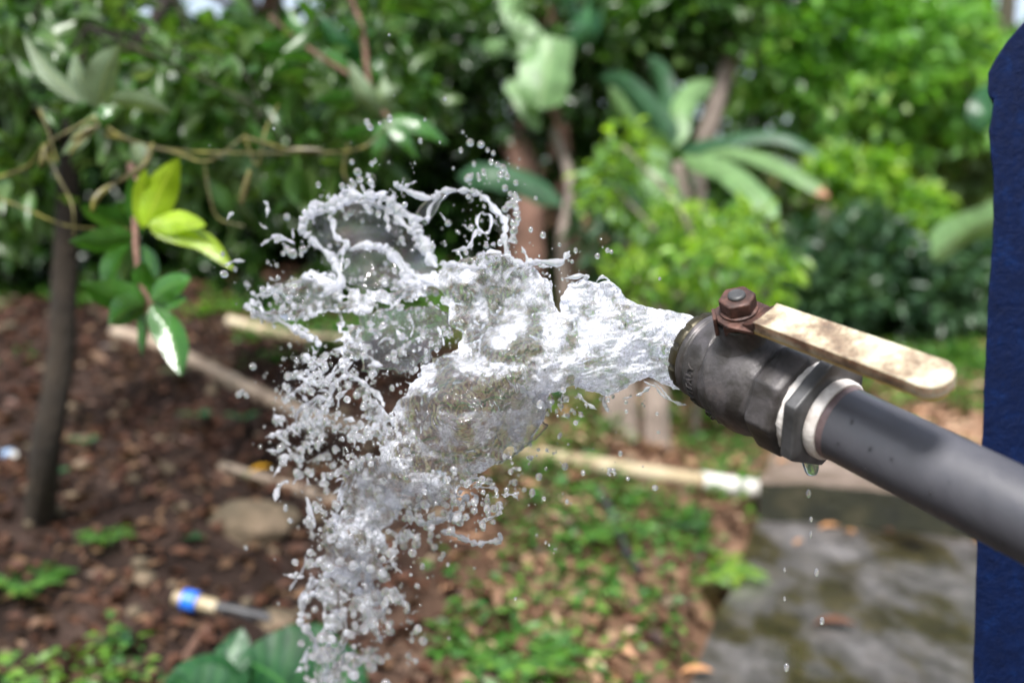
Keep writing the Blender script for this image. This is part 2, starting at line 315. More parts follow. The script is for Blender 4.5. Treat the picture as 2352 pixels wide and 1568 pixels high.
GAPS = [(335, 30, 52, 40), (480, 5, 80, 60), (645, 0, 100, 66), (780, 65, 50, 36), (2350, 14, 80, 70), (1480, 130, 30, 24), (560, 215, 26, 22)]      # openings of the canopy where sky shows
def cloud(blobs, n, size, seed, asp=.5, droop=.3, clump=.28, per=14, tilt=.7, tmpl=T_SMALL, shell=.35):
    "leaf arrays filling ellipsoids [(centre, radii)], gathered in sprays"
    r = np.random.default_rng(seed); vol = np.array([np.prod(b[1]) ** (2 / 3) for b in blobs]); vol = vol / vol.sum(); PV = []; PF = []; off = 0
    for (c, rad), fr in zip(blobs, vol):
        m = max(8, int(n * fr)); nc = max(1, m // per); d = r.normal(size=(nc, 3)); d /= np.linalg.norm(d, axis=1, keepdims=True)
        cc = np.array(c) + d * np.array(rad) * (shell + (1 - shell) * r.random((nc, 1)) ** .6)
        idx = r.integers(0, nc, m); out = d[idx] * .7 + r.normal(size=(m, 3)) * .6; out[:, 2] -= droop * r.random(m)
        pos = cc[idx] + r.normal(size=(m, 3)) * np.mean(rad) * clump * .4
        nr = r.normal(size=(m, 3)) * tilt; nr[:, 2] += 1
        q = pos - np.array([0, 0, CAMZ]); dz = q[:, 1] * CP - q[:, 2] * SP; gx = 1176 + F_ * q[:, 0] / dz; gy = 784 - F_ * (q[:, 1] * SP + q[:, 2] * CP) / dz; ok = np.ones(m, bool)
        for (hx, hy, ra, rb) in GAPS: ok &= (dz < 0) | (((gx - hx) / ra) ** 2 + ((gy - hy) / rb) ** 2 > .6 + .8 * r.random(m))
        pos, out, nr = pos[ok], out[ok], nr[ok]; m = int(ok.sum())
        if m < 1: continue
        L = size * r.uniform(.55, 1.25, m); V, Fa = leaves_np(pos, out, nr, L, L * asp * r.uniform(.8, 1.2, m), tmpl)
        PV.append(V); PF.append(Fa + off); off += len(V)
    return np.concatenate(PV), np.concatenate(PF)
def crown(name, blobs, n, size, seed, m, parent=None, kind='stuff', **kw):
    V, Fa = cloud(blobs, n, size, seed, **kw)
    org = np.array(parent.location) if parent is not None else np.zeros(3)
    return link(name, mesh_np(name, V - org, Fa), m, parent, kind=kind, sm=False)
def limbs(mb, base, tops, r0, r1=.006, bend=.12, n=7):
    for t in tops:
        b = Vector(base); t = Vector(t); mid = (b + t) / 2 + Vector((rnd.uniform(-1, 1), rnd.uniform(-1, 1), rnd.uniform(-.3, .6))) * bend * (t - b).length
        pts = [Vector(p) for p in spline([b, mid, t], 8)]; mb.tube(pts, [r0 + (r1 - r0) * i / 7 for i in range(8)], n, wob=.08)
def tree(name, label, base, pts, r0, blobs, n, size, seed, lm, bark, cat='tree', **kw):
    base = Vector(base); root = empty(name, base, label, cat)
    mb = MB(base); P = [Vector(p) for p in spline([base] + [Vector(p) for p in pts], 14)]
    mb.tube(P, [r0 * (1 - .6 * i / 13) for i in range(14)], 10, wob=.06)
    limbs(mb, P[-1], [b[0] for b in blobs], r0 * .4)
    mb.build('trunk', M[bark], root); crown('crown', blobs, n, size, seed, M[lm], root, **kw)
    return root
def WB(px, py, d, rpx, ry=None, rd=None):
    "ellipsoid blob"
    k = d / F_; ry = ry or rpx; return (W(px, py, d), (rpx * k, (rd or (rpx + ry) / 2) * k, ry * k))

# distant wood: reads as one mass
bl = []
for i in range(46):
    px = -300 + i * 65 + rnd.uniform(-40, 40); d = rnd.uniform(9, 14); bl.append(WB(px, rnd.uniform(-250, 560), d, rnd.uniform(220, 330)))
for i in range(24):
    px = -300 + i * 130 + rnd.uniform(-40, 40); bl.append(WB(px, rnd.uniform(480, 760), rnd.uniform(8, 10), 230, 150))
keep = lambda p: not (300 < p[0] < 760 and p[1] < 60)
V1, F1 = cloud(bl, 90000, .17, 11, droop=.5, clump=.35, per=22, tmpl=T_TINY, asp=.6)
tag(link('distant_forest', mesh_np('distant_forest', V1, F1), M['far'], sm=False), 'distant mass of mid green forest foliage behind everything', 'forest', kind='stuff')
bl = []  # unseen foliage ring, added around and behind the camera to block low sky light
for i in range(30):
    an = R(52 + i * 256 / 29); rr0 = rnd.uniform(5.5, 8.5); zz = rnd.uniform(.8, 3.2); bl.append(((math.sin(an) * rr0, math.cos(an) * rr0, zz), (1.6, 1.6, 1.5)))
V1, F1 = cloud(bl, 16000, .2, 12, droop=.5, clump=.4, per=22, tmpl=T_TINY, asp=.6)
tag(link('unseen_forest', mesh_np('unseen_forest', V1, F1), M['far'], sm=False), 'unseen forest foliage added behind the camera to cut the low sky light', 'forest', kind='stuff')
mbt = [(1480, 5.2, 900, 1400, -300, .09), (1200, 6.3, 800, 1080, -200, .07), (1950, 7, 860, 1700, -260, .08), (620, 6, 760, 560, -300, .08), (2150, 8, 800, 2330, -200, .1)]
for i, (px, d, py, tx, ty, r) in enumerate(mbt):
    b = W(px, py, d); root = empty('forest_tree', b, ['mossy grey trunk slanting up behind the banana plant', 'slim brown trunk behind the splash crest', 'leaning trunk among bright leaves above the valve', 'dark trunk hidden in leaves above the spray', 'slanting trunk in the woods beside the blue post'][i], 'tree')
    mb = MB(b); P = [Vector(p) for p in spline([b - Vector((0, 0, .6)), (b + W(tx, ty, d)) / 2 + Vector((.15, 0, 0)), W(tx, ty, d)], 12)]
    mb.tube(P, [r * (1 - .04 * k) for k in range(12)], 9, wob=.08); limbs(mb, P[7], [P[7] + Vector((rnd.uniform(-1.2, 1.2), rnd.uniform(-.5, .5), rnd.uniform(.3, 1.3))) for _ in range(4)], r * .4)
    mb.build('trunk', M['bark_pale' if i in (0, 2, 4) else 'bark_red'], root)
    crown('crown', [WB(tx, ty + 100, d, 330, 240)], 2600, .14, 60 + i, M[['farbright', 'dark', 'farbright', 'dark', 'farbright'][i]], root, droop=.6)

def base_under(px, d):
    p = W(px, 700, d); return Vector((p.x, p.y, float(ground_z(p.x, p.y)) - .05))
B = lambda *a: WB(*a)
tree('leafy_tree', 'tall light green tree filling the sky above the lever handle', base_under(2000, 7.5), [W(1990, 500, 7.4), W(2010, 250, 7.5)], .09,
     [B(1750, 60, 7, 190), B(1950, 130, 7, 200), B(2120, 40, 7.5, 220), B(2230, 200, 7.5, 170), B(1820, 250, 7, 130, 80), B(2060, 330, 7.4, 140, 90)], 9000, .13, 21, 'farbright', 'bark_pale', droop=.6, per=18)
tree('leafy_tree', 'drooping yellow green tree branch line running down to the blue post', base_under(2300, 6.8), [W(2260, 600, 6.8)], .06,
     [B(1960, 400, 6.3, 110, 60), B(2060, 470, 6.3, 110, 55), B(2160, 560, 6.3, 90, 60), B(2120, 620, 6.2, 90, 50)], 3600, .1, 22, 'lime', 'bark_pale', droop=.8)
tree('pale_tree', 'grey green tree with haze put into its leaf colour between the banana leaves and blue post', base_under(2250, 8.5), [W(2230, 500, 8.5)], .07,
     [B(2150, 380, 8, 130, 110), B(2250, 450, 8, 120, 130), B(2290, 330, 8, 80)], 4500, .13, 23, 'grey_green', 'bark_pale')
tree('dark_bush', 'dark blue green bush right behind the cream handle', base_under(2080, 5.6), [W(2080, 760, 5.6)], .04,
     [B(1960, 600, 5.5, 170, 120), B(2120, 680, 5.5, 170, 110), B(2230, 640, 5.8, 110, 120), B(1900, 680, 5.3, 120, 90)], 9000, .085, 24, 'teal', 'bark_dark', 'bush')
tree('low_bush', 'low bright green weeds growing between handle tip and blue post', base_under(2200, 5), [W(2200, 870, 5)], .02,
     [B(2180, 850, 4.9, 100, 40), B(2060, 885, 4.9, 110, 30), B(2240, 905, 4.8, 80, 30)], 2600, .07, 25, 'weed', 'bark_dark', 'bush')
tree('lime_shrub', 'bright lime green shrub with small leaves behind the valve', base_under(1600, 3.6), [W(1620, 700, 3.5)], .016,
     [B(1430, 335, 3.5, 50, 50), B(1410, 430, 3.6, 70, 60), B(1480, 500, 3.6, 60, 60), B(1580, 500, 3.4, 70, 45), B(1700, 530, 3.4, 90, 50), B(1780, 600, 3.4, 50, 60), B(1460, 640, 3.3, 70, 50), B(1600, 640, 3.4, 110, 50), B(1730, 680, 3.4, 70, 40), B(1560, 590, 3.7, 130, 80), B(1660, 600, 3.2, 90, 60)], 1150, .06, 26, 'lime', 'bark_pale', 'bush', per=7, droop=.5, tmpl=T_BIG, asp=.45, clump=.7, tilt=1.0)
tree('green_shrub', 'mid green looser shrub mixed in behind the lime shrub', base_under(1500, 4.0), [W(1520, 700, 4)], .016,
     [B(1420, 540, 4, 100, 110), B(1560, 560, 4, 140, 120), B(1720, 600, 4, 130, 110), B(1400, 700, 3.9, 80, 60)], 1300, .065, 36, 'teal', 'bark_pale', 'bush', per=8, droop=.5, tmpl=T_BIG, asp=.45, clump=.6, tilt=.9)
tree('dark_bush', 'leafy hollow with deep shade put into its leaf colour behind the splash ring', base_under(1050, 5.5), [W(1060, 560, 5.5)], .05,
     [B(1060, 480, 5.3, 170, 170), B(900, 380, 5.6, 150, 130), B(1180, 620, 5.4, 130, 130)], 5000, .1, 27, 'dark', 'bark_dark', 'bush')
tree('shade_tree', 'shady tree with medium leaves above the splash crest', base_under(1150, 5), [W(1220, 300, 5), W(1200, 50, 5)], .05,
     [B(1000, 60, 4.6, 190, 120), B(1250, 60, 4.8, 200, 100), B(1480, 90, 4.8, 150, 110), B(1620, 40, 4.6, 120, 110), B(1350, 270, 5, 100, 120), B(1000, 260, 4.8, 120, 100)], 5500, .10, 28, 'mid', 'bark_red', per=12, tmpl=T_BIG, droop=.6)
tree('shade_tree', 'dark leafed overhanging tree at the far left', base_under(-60, 4.5), [W(-30, 400, 4.5), W(60, 100, 4.4)], .06,
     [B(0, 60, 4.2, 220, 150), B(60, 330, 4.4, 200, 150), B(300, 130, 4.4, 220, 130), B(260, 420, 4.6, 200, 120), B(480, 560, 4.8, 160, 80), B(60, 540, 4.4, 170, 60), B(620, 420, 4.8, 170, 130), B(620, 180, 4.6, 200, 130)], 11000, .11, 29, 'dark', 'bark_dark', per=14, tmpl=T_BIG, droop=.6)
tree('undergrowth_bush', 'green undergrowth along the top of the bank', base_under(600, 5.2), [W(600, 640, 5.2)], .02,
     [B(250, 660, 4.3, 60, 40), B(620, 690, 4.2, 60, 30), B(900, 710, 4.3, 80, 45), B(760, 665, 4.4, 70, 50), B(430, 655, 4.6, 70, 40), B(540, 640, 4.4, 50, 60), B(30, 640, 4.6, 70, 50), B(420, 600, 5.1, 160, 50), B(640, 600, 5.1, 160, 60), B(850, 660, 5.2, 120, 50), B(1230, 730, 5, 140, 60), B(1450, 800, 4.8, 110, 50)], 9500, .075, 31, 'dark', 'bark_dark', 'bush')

# ------------------------------------------------------------------ one big leaf as a mesh of its own
def big_leaf(name, pts, wid, m, parent, fold=.18, twist=0, face=None, n=12, shape=None, wave=.03, seed=0, lobes=0, split=0):
    "pts: midrib in world space; wid: full width in metres; the blade spreads across the line of sight, turned by twist"
    mid = [Vector(p) for p in spline(pts, n)]; L = sum((mid[i + 1] - mid[i]).length for i in range(n - 1)); V = []; UV = []; ks = 7
    rr = random.Random(seed); ph = rr.uniform(0, 6)
    for i, p in enumerate(mid):
        t = i / (n - 1); a = (mid[min(i + 1, n - 1)] - mid[max(i - 1, 0)]).normalized()
        v = (p - C0).normalized() if face is None else Vector(face)
        s = a.cross(v).normalized(); nn = s.cross(a).normalized(); s2 = s * math.cos(twist) + nn * math.sin(twist); n2 = s2.cross(a)
        wv = shape(t) if shape else math.sin(math.pi * min(1, t * 1.02) ** .8) ** .75
        for j in range(ks):
            u = j / (ks - 1) * 2 - 1
            e = 1 + (rr.uniform(-split, split) if abs(u) == 1 and split else 0)
            V.append(p + s2 * (u * wid * .5 * wv * e) + n2 * (abs(u) ** 1.3 * fold * wid * wv + wave * wid * math.sin(t * 15 + ph + u * 2) * abs(u)))
            UV.append((u * .5 + .5, t))
    F = [(i * ks + j, i * ks + j + 1, (i + 1) * ks + j + 1, (i + 1) * ks + j) for i in range(n - 1) for j in range(ks - 1)]
    org = Vector(parent.location); me = mesh_np(name, np.array([tuple(v - org) for v in V]), np.array(F))
    uvl = me.uv_layers.new(name='UVMap'); li = np.zeros(len(me.loops), np.int32); me.loops.foreach_get('vertex_index', li)
    uvl.data.foreach_set('uv', np.array(UV)[li].ravel())
    return link(name, me, m, parent)
strap = lambda t: min(1, (t / .12)) ** .7 * min(1, ((1 - t) / .18 + .02)) ** .6
def WL(*p): return [W(*q) for q in p]

# banana plants (about 4 m off)
bp = empty('banana_plant', base_under(1620, 4.2), 'pale green banana plant with arching leaves above the valve', 'plant')
mb = MB(bp.location); mb.tube([bp.location - Vector((0, 0, .1)), W(1600, 600, 4.15), W(1560, 370, 4.1)], [.07, .055, .04], 10); mb.build('stem', M['bark_pale'], bp)
for pts, wd, m_, tw in [
    (WL((1560, 345, 4.05), (1660, 320, 3.9), (1790, 310, 3.8), (1890, 360, 3.75)), .07, 'banana_dark', .9),
    (WL((1565, 350, 4.05), (1700, 350, 3.8), (1820, 395, 3.6), (1905, 452, 3.5)), .065, 'banana_brown', .7),
    (WL((1565, 355, 4.05), (1660, 385, 3.8), (1730, 440, 3.6), (1785, 500, 3.5)), .095, 'banana', .5),
    (WL((1540, 350, 4.05), (1510, 385, 3.95), (1520, 440, 3.9), (1530, 510, 3.9)), .14, 'banana', .2),
    (WL((1545, 340, 4.05), (1500, 270, 4.1), (1440, 210, 4.2), (1380, 180, 4.3)), .12, 'banana_dark', .5),
    (WL((1550, 340, 4.05), (1560, 260, 4.1), (1590, 210, 4.2), (1640, 190, 4.3)), .1, 'banana', .4),
    (WL((1545, 345, 4.05), (1480, 310, 4.0), (1430, 260, 4.0), (1400, 200, 4.0)), .08, 'banana', .7),
    (WL((1540, 340, 4.05), (1530, 250, 4.2), (1520, 190, 4.3), (1490, 130, 4.4)), .1, 'banana_dark', .6)]:
    big_leaf('leaf', pts, wd, M[m_], bp, twist=tw, shape=strap, n=16, seed=len(pts), split=.05)
bp = empty('banana_plant', base_under(1330, 4.6), 'banana plant with a broad torn leaf hanging at the top', 'plant')
mb = MB(bp.location); mb.tube([bp.location - Vector((0, 0, .1)), W(1290, 400, 4.7), W(1260, 60, 4.7), W(1230, -150, 4.7)], [.08, .06, .05, .04], 10); mb.build('stem', M['bark_red'], bp)
for pts, wd, m_, tw in [
    (WL((1210, -80, 4.5), (1175, 20, 4.3), (1230, 90, 4.2), (1260, 130, 4.2)), .1, 'banana', .3),
    (WL((1245, 80, 4.1), (1260, 130, 4.05), (1250, 190, 4.0), (1240, 250, 4.0)), .21, 'banana', .15),
    (WL((1100, 110, 4.3), (1160, 105, 4.2), (1220, 120, 4.15), (1250, 160, 4.1)), .08, 'banana', .5),
    (WL((1170, 180, 4.2), (1190, 210, 4.15), (1215, 250, 4.1), (1240, 300, 4.1)), .08, 'banana', .5),
    (WL((1050, 405, 4.0), (1120, 400, 3.9), (1200, 415, 3.9), (1290, 470, 3.9)), .11, 'banana_dark', .5),
    (WL((1290, -60, 4.4), (1340, 0, 4.3), (1350, 60, 4.2), (1310, 110, 4.2)), .13, 'taro', .3)]:
    big_leaf('leaf', pts, wd, M[m_], bp, twist=tw, shape=strap, n=16, seed=len(pts), split=.1)
bp = empty('banana_plant', base_under(2420, 4.6), 'banana plant leaning in from behind the blue post', 'plant')
mb = MB(bp.location); mb.tube([bp.location - Vector((0, 0, .1)), W(2440, 600, 4.7), W(2430, 480, 4.6)], [.07, .05, .04], 10); mb.build('stem', M['bark_pale'], bp)
big_leaf('leaf', WL((2400, 470, 4.5), (2290, 505, 4.3), (2200, 540, 4.2), (2140, 590, 4.1)), .15, M['banana'], bp, twist=.5, shape=strap, n=16)
big_leaf('leaf', WL((2400, 200, 4.3), (2300, 215, 4.2), (2265, 250, 4.1), (2260, 300, 4.1)), .13, M['taro'], bp, twist=.3, shape=strap, n=16)

# near-left tree: trunk, trailing twigs, big glossy leaves
tb = G(85, 1175); root = empty('slender_tree', tb, 'slim dark brown trunk leaning at left beside the glossy leaves', 'tree')
dt = 2.35
mb = MB(tb); P = spline([tb - Vector((0, 0, .08)), W(105, 1040, dt), W(140, 820, dt), W(150, 620, dt), W(160, 400, dt), W(180, 150, dt), W(215, -160, dt)], 26)
mb.tube(P, [.037 - .0007 * i for i in range(26)], 14, wob=.05)
mb.build('trunk', M['bark_dark'], root)
mb = MB(tb)
mb.tube(spline(WL((155, 330, dt), (60, 230, 2.2), (-60, 150, 2.1), (-160, 60, 2)), 10), .014, 8)
mb.tube(spline(WL((165, 300, dt), (230, 180, 2.5), (330, 80, 2.6), (420, -60, 2.7)), 10), .016, 8)
mb.build('branch', M['bark_dark'], root)
crown('crown', [B(120, 60, 2.6, 190, 130), B(420, 140, 2.8, 190, 130), B(640, 120, 2.9, 170, 130), B(560, 330, 3, 190, 110), B(760, 280, 3, 170, 120), B(60, 430, 2.7, 120, 120), B(800, 110, 2.8, 130, 110), B(380, 330, 3.1, 150, 90), B(900, 190, 3.0, 130, 100)], 1500, .085, 41, M['mid'], root, tmpl=T_BIG, per=7, droop=.7, asp=.42)

for q, lab, sd_n in [([B(60, 110, 2.1, 150, 110), B(300, 60, 2.0, 150, 80), B(480, 200, 2.2, 140, 90), B(330, 250, 2.4, 170, 80)], 'leafy drooping bough with mid green leaves at the upper left corner', 51), ([B(640, 110, 2.2, 130, 90), B(700, 260, 2.3, 130, 90), B(560, 400, 2.4, 150, 90), B(840, 60, 2.1, 110, 70)], 'leafy drooping bough with shining leaves above the splash', 52)]:
    c0 = q[0][0]; rt = empty('leafy_bough', c0, lab, 'plant'); mb = MB(c0); limbs(mb, c0 + Vector((0, .3, .5)), [b[0] for b in q], .007, .002, .3); mb.build('stem', M['bark_dark'], rt, kind='stuff')
    crown('leaves', q, 330, .085, sd_n, M['mid'], rt, tmpl=T_BIG, per=6, droop=.8, asp=.4, clump=.8, tilt=.9)
q = [B(60, 180, 1.75, 110, 90), B(330, 190, 1.8, 130, 90), B(560, 180, 1.85, 100, 80), B(650, 330, 1.9, 90, 70), B(420, 400, 1.9, 80, 70), B(40, 380, 1.8, 70, 80), B(720, 440, 2.0, 70, 60)]
rt = empty('leafy_bough', q[0][0], 'near dark leafed twigs crossing the yellowish trailing twigs', 'plant'); mb = MB(q[0][0]); limbs(mb, W(200, 60, 1.8), [b[0] for b in q], .003, .001, .3); mb.build('stem', M['bark_dark'], rt, kind='stuff')
crown('leaves', q, 150, .075, 53, M['mid'], rt, tmpl=T_BIG, per=5, droop=.9, asp=.4, clump=.7, tilt=1.0)
br = empty('leafy_branch', W(330, 520, 1.35), 'hanging branch with yellow green top leaves and wet dark leaves', 'plant')
mb = MB(br.location)
mb.tube(spline(WL((300, 380, 1.55), (312, 440, 1.42), (310, 520, 1.35), (320, 640, 1.33), (350, 700, 1.32)), 16), [.006 - .0002 * i for i in range(16)], 8); mb.build('stem', M['bark_red'], br)
def bleaf(p0, p1, wpx, m_, d, sag=12, tw=.35, dd=.03, fold=.15, seed=0):
    (x0, y0), (x1, y1) = p0, p1; mx, my = (x0 + x1) / 2, (y0 + y1) / 2; dx, dy = x1 - x0, y1 - y0; l = math.hypot(dx, dy)
    c = (mx + dy / l * sag, my - dx / l * sag); big_leaf('leaf', WL((x0, y0, d), (c[0], c[1], d - dd * .3), (x1, y1, d - dd)), wpx * 1.25 * d / F_, M[m_], br, fold=fold, twist=tw, n=12, seed=seed)
for a in [((330, 525), (335, 385), 46, 'yel', 1.33, 8, .5), ((335, 520), (412, 362), 62, 'yel', 1.32, 6, .25), ((340, 520), (474, 518), 50, 'yel', 1.3, 14, .6),
          ((345, 530), (540, 622), 44, 'yel', 1.3, 34, .5), ((325, 540), (300, 400), 40, 'glossy', 1.36, 5, .5),
          ((308, 540), (158, 555), 52, 'glossy', 1.34, 8, .5), ((300, 560), (250, 690), 56, 'glossy', 1.38, -10, .4), ((330, 560), (345, 650), 50, 'glossy', 1.36, 6, .6),
          ((335, 690), (183, 650), 62, 'glossy', 1.31, 10, .45), ((335, 695), (250, 745), 60, 'glossy', 1.31, -8, .4), ((345, 690), (440, 640), 52, 'glossy', 1.3, 10, .5),
          ((350, 700), (430, 690), 48, 'glossy', 1.31, 6, .8), ((345, 700), (415, 865), 58, 'glossy', 1.28, 18, .25), ((330, 710), (325, 820), 30, 'glossy', 1.33, 4, .9), ((340, 690), (330, 600), 50, 'glossy', 1.33, 8, .5),
          ((300, 520), (180, 470), 60, 'glossy', 1.42, 8, .8), ((400, 480), (260, 470), 60, 'glossy', 1.5, 8, .7)]:
    bleaf(*a, seed=int(a[0][0]))
bt = empty('leafy_branch', W(215, 260, 1.5), 'trailing yellowish twigs with pale grey green leaves at upper left', 'plant')
mb = MB(bt.location)
for q, r in [([(-40, 420, 1.6), (60, 385, 1.55), (110, 330, 1.5), (215, 270, 1.5)], .0045), ([(215, 270, 1.5), (290, 320, 1.5), (400, 350, 1.5), (480, 370, 1.5), (560, 315, 1.55)], .0045),
             ([(100, 335, 1.5), (130, 400, 1.48), (165, 470, 1.45), (170, 540, 1.45)], .0035), ([(230, 285, 1.48), (180, 330, 1.45), (160, 355, 1.45)], .005),
             ([(240, 310, 1.5), (400, 345, 1.5), (600, 352, 1.5), (770, 350, 1.5)], .003), ([(560, 315, 1.5), (700, 350, 1.52), (830, 340, 1.6), (900, 280, 1.6)], .004),
             ([(-30, 445, 1.5), (60, 480, 1.5), (160, 520, 1.45), (300, 525, 1.4)], .0028), ([(470, 380, 1.5), (480, 440, 1.5), (500, 500, 1.5), (560, 520, 1.5)], .0025),
             ([(90, 250, 1.45), (110, 300, 1.45), (130, 370, 1.45)], .004), ([(560, 310, 1.55), (590, 380, 1.55), (610, 300, 1.55), (640, 240, 1.6)], .0028), ([(800, 330, 1.6), (790, 400, 1.6), (830, 440, 1.6)], .003)]:
    mb.tube(spline(WL(*q), 18), [r * (.72 - .02 * k) for k in range(18)], 7, wob=.12)
mb.build('twig', M['twig'], bt)
for q in [[(350, 330, 1.42), (330, 380, 1.4), (270, 420, 1.4)], [(265, 420, 1.38), (225, 450, 1.36), (212, 485, 1.36)], [(575, 390, 1.45), (560, 440, 1.45), (555, 470, 1.45)], [(105, 335, 1.42), (100, 365, 1.42), (92, 385, 1.42)], [(660, 345, 1.5), (740, 345, 1.5)], [(215, 290, 1.4), (165, 325, 1.4)]]:
    mb = MB(bt.location); mb.tube(spline(WL(*q), 8), [.002, .004, .005, .005, .005, .0045, .004, .002], 8, wob=.1)
    mb.build('seed_pod', M['twig'], bt)
for p0, p1, wpx, m_, d in [((190, 235), (55, 80), 48, 'under', 1.5), ((225, 255), (275, 100), 82, 'under', 1.5), ((250, 230), (395, 260), 50, 'under', 1.5), ((230, 240), (235, 300), 40, 'glossy', 1.45),
                           ((210, 240), (175, 120), 50, 'under', 1.6), ((300, 180), (360, 160), 40, 'under', 1.7), ((300, 330), (330, 395), 50, 'under', 1.5), ((200, 290), (140, 355), 36, 'under', 1.5)]:
    dx, dy = p1[0] - p0[0], p1[1] - p0[1]
    big_leaf('leaf', WL((*p0, d), ((p0[0] + p1[0]) / 2 + dy * .06, (p0[1] + p1[1]) / 2 - dx * .06, d - .01), (*p1, d)), wpx * d / F_, M[m_], bt, twist=-.5, n=12, seed=wpx)
b3 = empty('leafy_branch', W(800, 230, 2.0), 'glossy leaved branch drooping just above the splash', 'plant')
mb = MB(b3.location); mb.tube(spline(WL((780, -60, 2.1), (830, 60, 2.05), (850, 200, 2.0), (890, 270, 2.0)), 12), .006, 7); mb.tube(spline(WL((620, 40, 2.1), (720, 120, 2.05), (850, 200, 2.0)), 12), .005, 7); mb.build('stem', M['bark_red'], b3)
for p0, p1, wpx, m_, d in [((885, 270), (1030, 330), 46, 'glossy', 1.95), ((880, 270), (800, 140), 60, 'under', 2), ((890, 265), (880, 170), 46, 'under', 2), ((880, 280), (960, 370), 36, 'glossy', 1.9), ((880, 280), (850, 400), 44, 'glossy', 1.9),
                           ((850, 200), (740, 110), 60, 'glossy', 2.05), ((850, 210), (890, 110), 44, 'glossy', 2.05), ((840, 150), (730, 30), 60, 'taro', 2.1), ((850, 210), (720, 230), 50, 'glossy', 2.05), ((720, 120), (620, 180), 56, 'glossy', 2.1), ((720, 120), (660, 20), 50, 'glossy', 2.1), ((860, 220), (920, 200), 40, 'under', 2.05), ((880, 290), (770, 310), 44, 'glossy', 2), ((830, 100), (930, 40), 50, 'taro', 2.1), ((700, 110), (560, 100), 50, 'glossy', 2.1)]:
    dx, dy = p1[0] - p0[0], p1[1] - p0[1]
    big_leaf('leaf', WL((*p0, d), ((p0[0] + p1[0]) / 2 + dy * .1, (p0[1] + p1[1]) / 2 - dx * .1, d - .02), (*p1, d)), wpx * d / F_, M[m_], b3, twist=.5 + .03 * (wpx % 7), n=12, seed=wpx)

# centre background trunks
for q, r, bk, lab in [([(1235, 800, 4.3), (1215, 600, 4.3), (1215, 420, 4.35), (1180, 330, 4.4)], .075, 'bark_red', 'thick reddish brown trunk behind the splash top'), ([(1300, 690, 4.1), (1290, 560, 4.1), (1310, 420, 4.15), (1270, 300, 4.3)], .025, 'bark_pale', 'thin pale trunk right next to the reddish trunk'),
                      ([(1600, 520, 4.6), (1600, 400, 4.6), (1640, 260, 4.6), (1700, 60, 4.6)], .05, 'bark_pale', 'pale pinkish trunk rising behind the banana star')]:
    pts = WL(*q); b = pts[0]; g = Vector((b.x, b.y, float(ground_z(b.x, b.y)) - .05)); root = empty('tree', g, lab, 'tree'); mb = MB(g)
    mb.tube(spline([g] + pts, 20), [r * (1.15 - .02 * i) for i in range(20)], 10, wob=.08)
    mb.build('trunk', M[bk], root)
    crown('crown', [(pts[-1] + Vector((0, .1, .3)), (.4, .3, .35)), (pts[2] + Vector((.1, .1, 0)), (.12, .1, .2))], 420, .08, int(r * 1000), M['dark'], root, tmpl=T_BIG, droop=.9)

# ------------------------------------------------------------------ the bank: litter, weeds, ledge, posts, pipes
def scatter(n, xr, yr, seed, cond=None):
    r = np.random.default_rng(seed); X = r.uniform(*xr, n); Y = r.uniform(*yr, n)
    if cond is not None:
        k = cond(X, Y); X, Y = X[k], Y[k]
    return X, Y, ground_z(X, Y), r
def slab_side(X, Y):      # true where the slab lies
    return (X > .28 + (Y - 1.95) * .41) & (Y < 3.35)
X, Y, Z, r = scatter(42000, (-3.4, 3.6), (1.3, 6.5), 5, lambda X, Y: (~slab_side(X, Y)) & (np.abs(X) < .4 + Y * .65))
n = len(X); nr = r.normal(size=(n, 3)) * .45; nr[:, 2] += 1; ax = r.normal(size=(n, 3)); ax[:, 2] *= .25
L = r.uniform(.02, .06, n); V, Fa = leaves_np(np.stack([X, Y, Z + .006 + r.random(n) * .012], -1), ax, nr, L, L * r.uniform(.35, .65, n), T_SMALL)
tag(link('leaf_litter', mesh_np('leaf_litter', V, Fa), M['litter'], sm=False), 'brown and rust fallen leaves covering the bank', 'leaf litter', kind='stuff')
X, Y, Z, r = scatter(8500, (-.4, 3.0), (1.5, 6.0), 6, lambda X, Y: (~slab_side(X, Y)) & (X / Y > -.06) & (vnoise(X * 2.5, Y * 2.5, 3) > -.2))
n = len(X); nr = r.normal(size=(n, 3)) * .4; nr[:, 2] += 1; ax = r.normal(size=(n, 3)); ax[:, 2] *= .25; L = r.uniform(.025, .07, n); V, Fa = leaves_np(np.stack([X, Y, Z + .012 + r.random(n) * .01], -1), ax, nr, L, L * r.uniform(.35, .65, n), T_SMALL)
tag(link('leaf_litter', mesh_np('leaf_litter', V, Fa), M['litter_tan'], sm=False), 'tan and orange dry leaves on the dirt between jet and slab', 'leaf litter', kind='stuff')
# stones in the litter
V = []; Fs = []; ico = None
import bmesh
bm = bmesh.new(); bmesh.ops.create_icosphere(bm, subdivisions=1, radius=1); IV = np.array([v.co[:] for v in bm.verts]); IF = np.array([[v.index for v in f.verts] for f in bm.faces]); bm.free()
bm = bmesh.new(); bmesh.ops.create_icosphere(bm, subdivisions=2, radius=1); IV2 = np.array([v.co[:] for v in bm.verts]); IF2 = np.array([[v.index for v in f.verts] for f in bm.faces]); bm.free()
def blobs_np(pos, rad, IVx, IFx, r, jit=.2, stretch=None):
    n = len(pos); k = len(IVx); J = 1 + r.uniform(-jit, jit, (n, k, 1)); S = np.array(rad)[:, None, None] if np.ndim(rad) == 1 else np.array(rad)[:, None, :]
    Vx = pos[:, None] + IVx[None] * J * S
    return Vx.reshape(-1, 3), (IFx[None] + (np.arange(n) * k)[:, None, None]).reshape(-1, 3)
X, Y, Z, r = scatter(500, (-2.2, 1.5), (1.4, 4.5), 8, lambda X, Y: ~slab_side(X, Y))
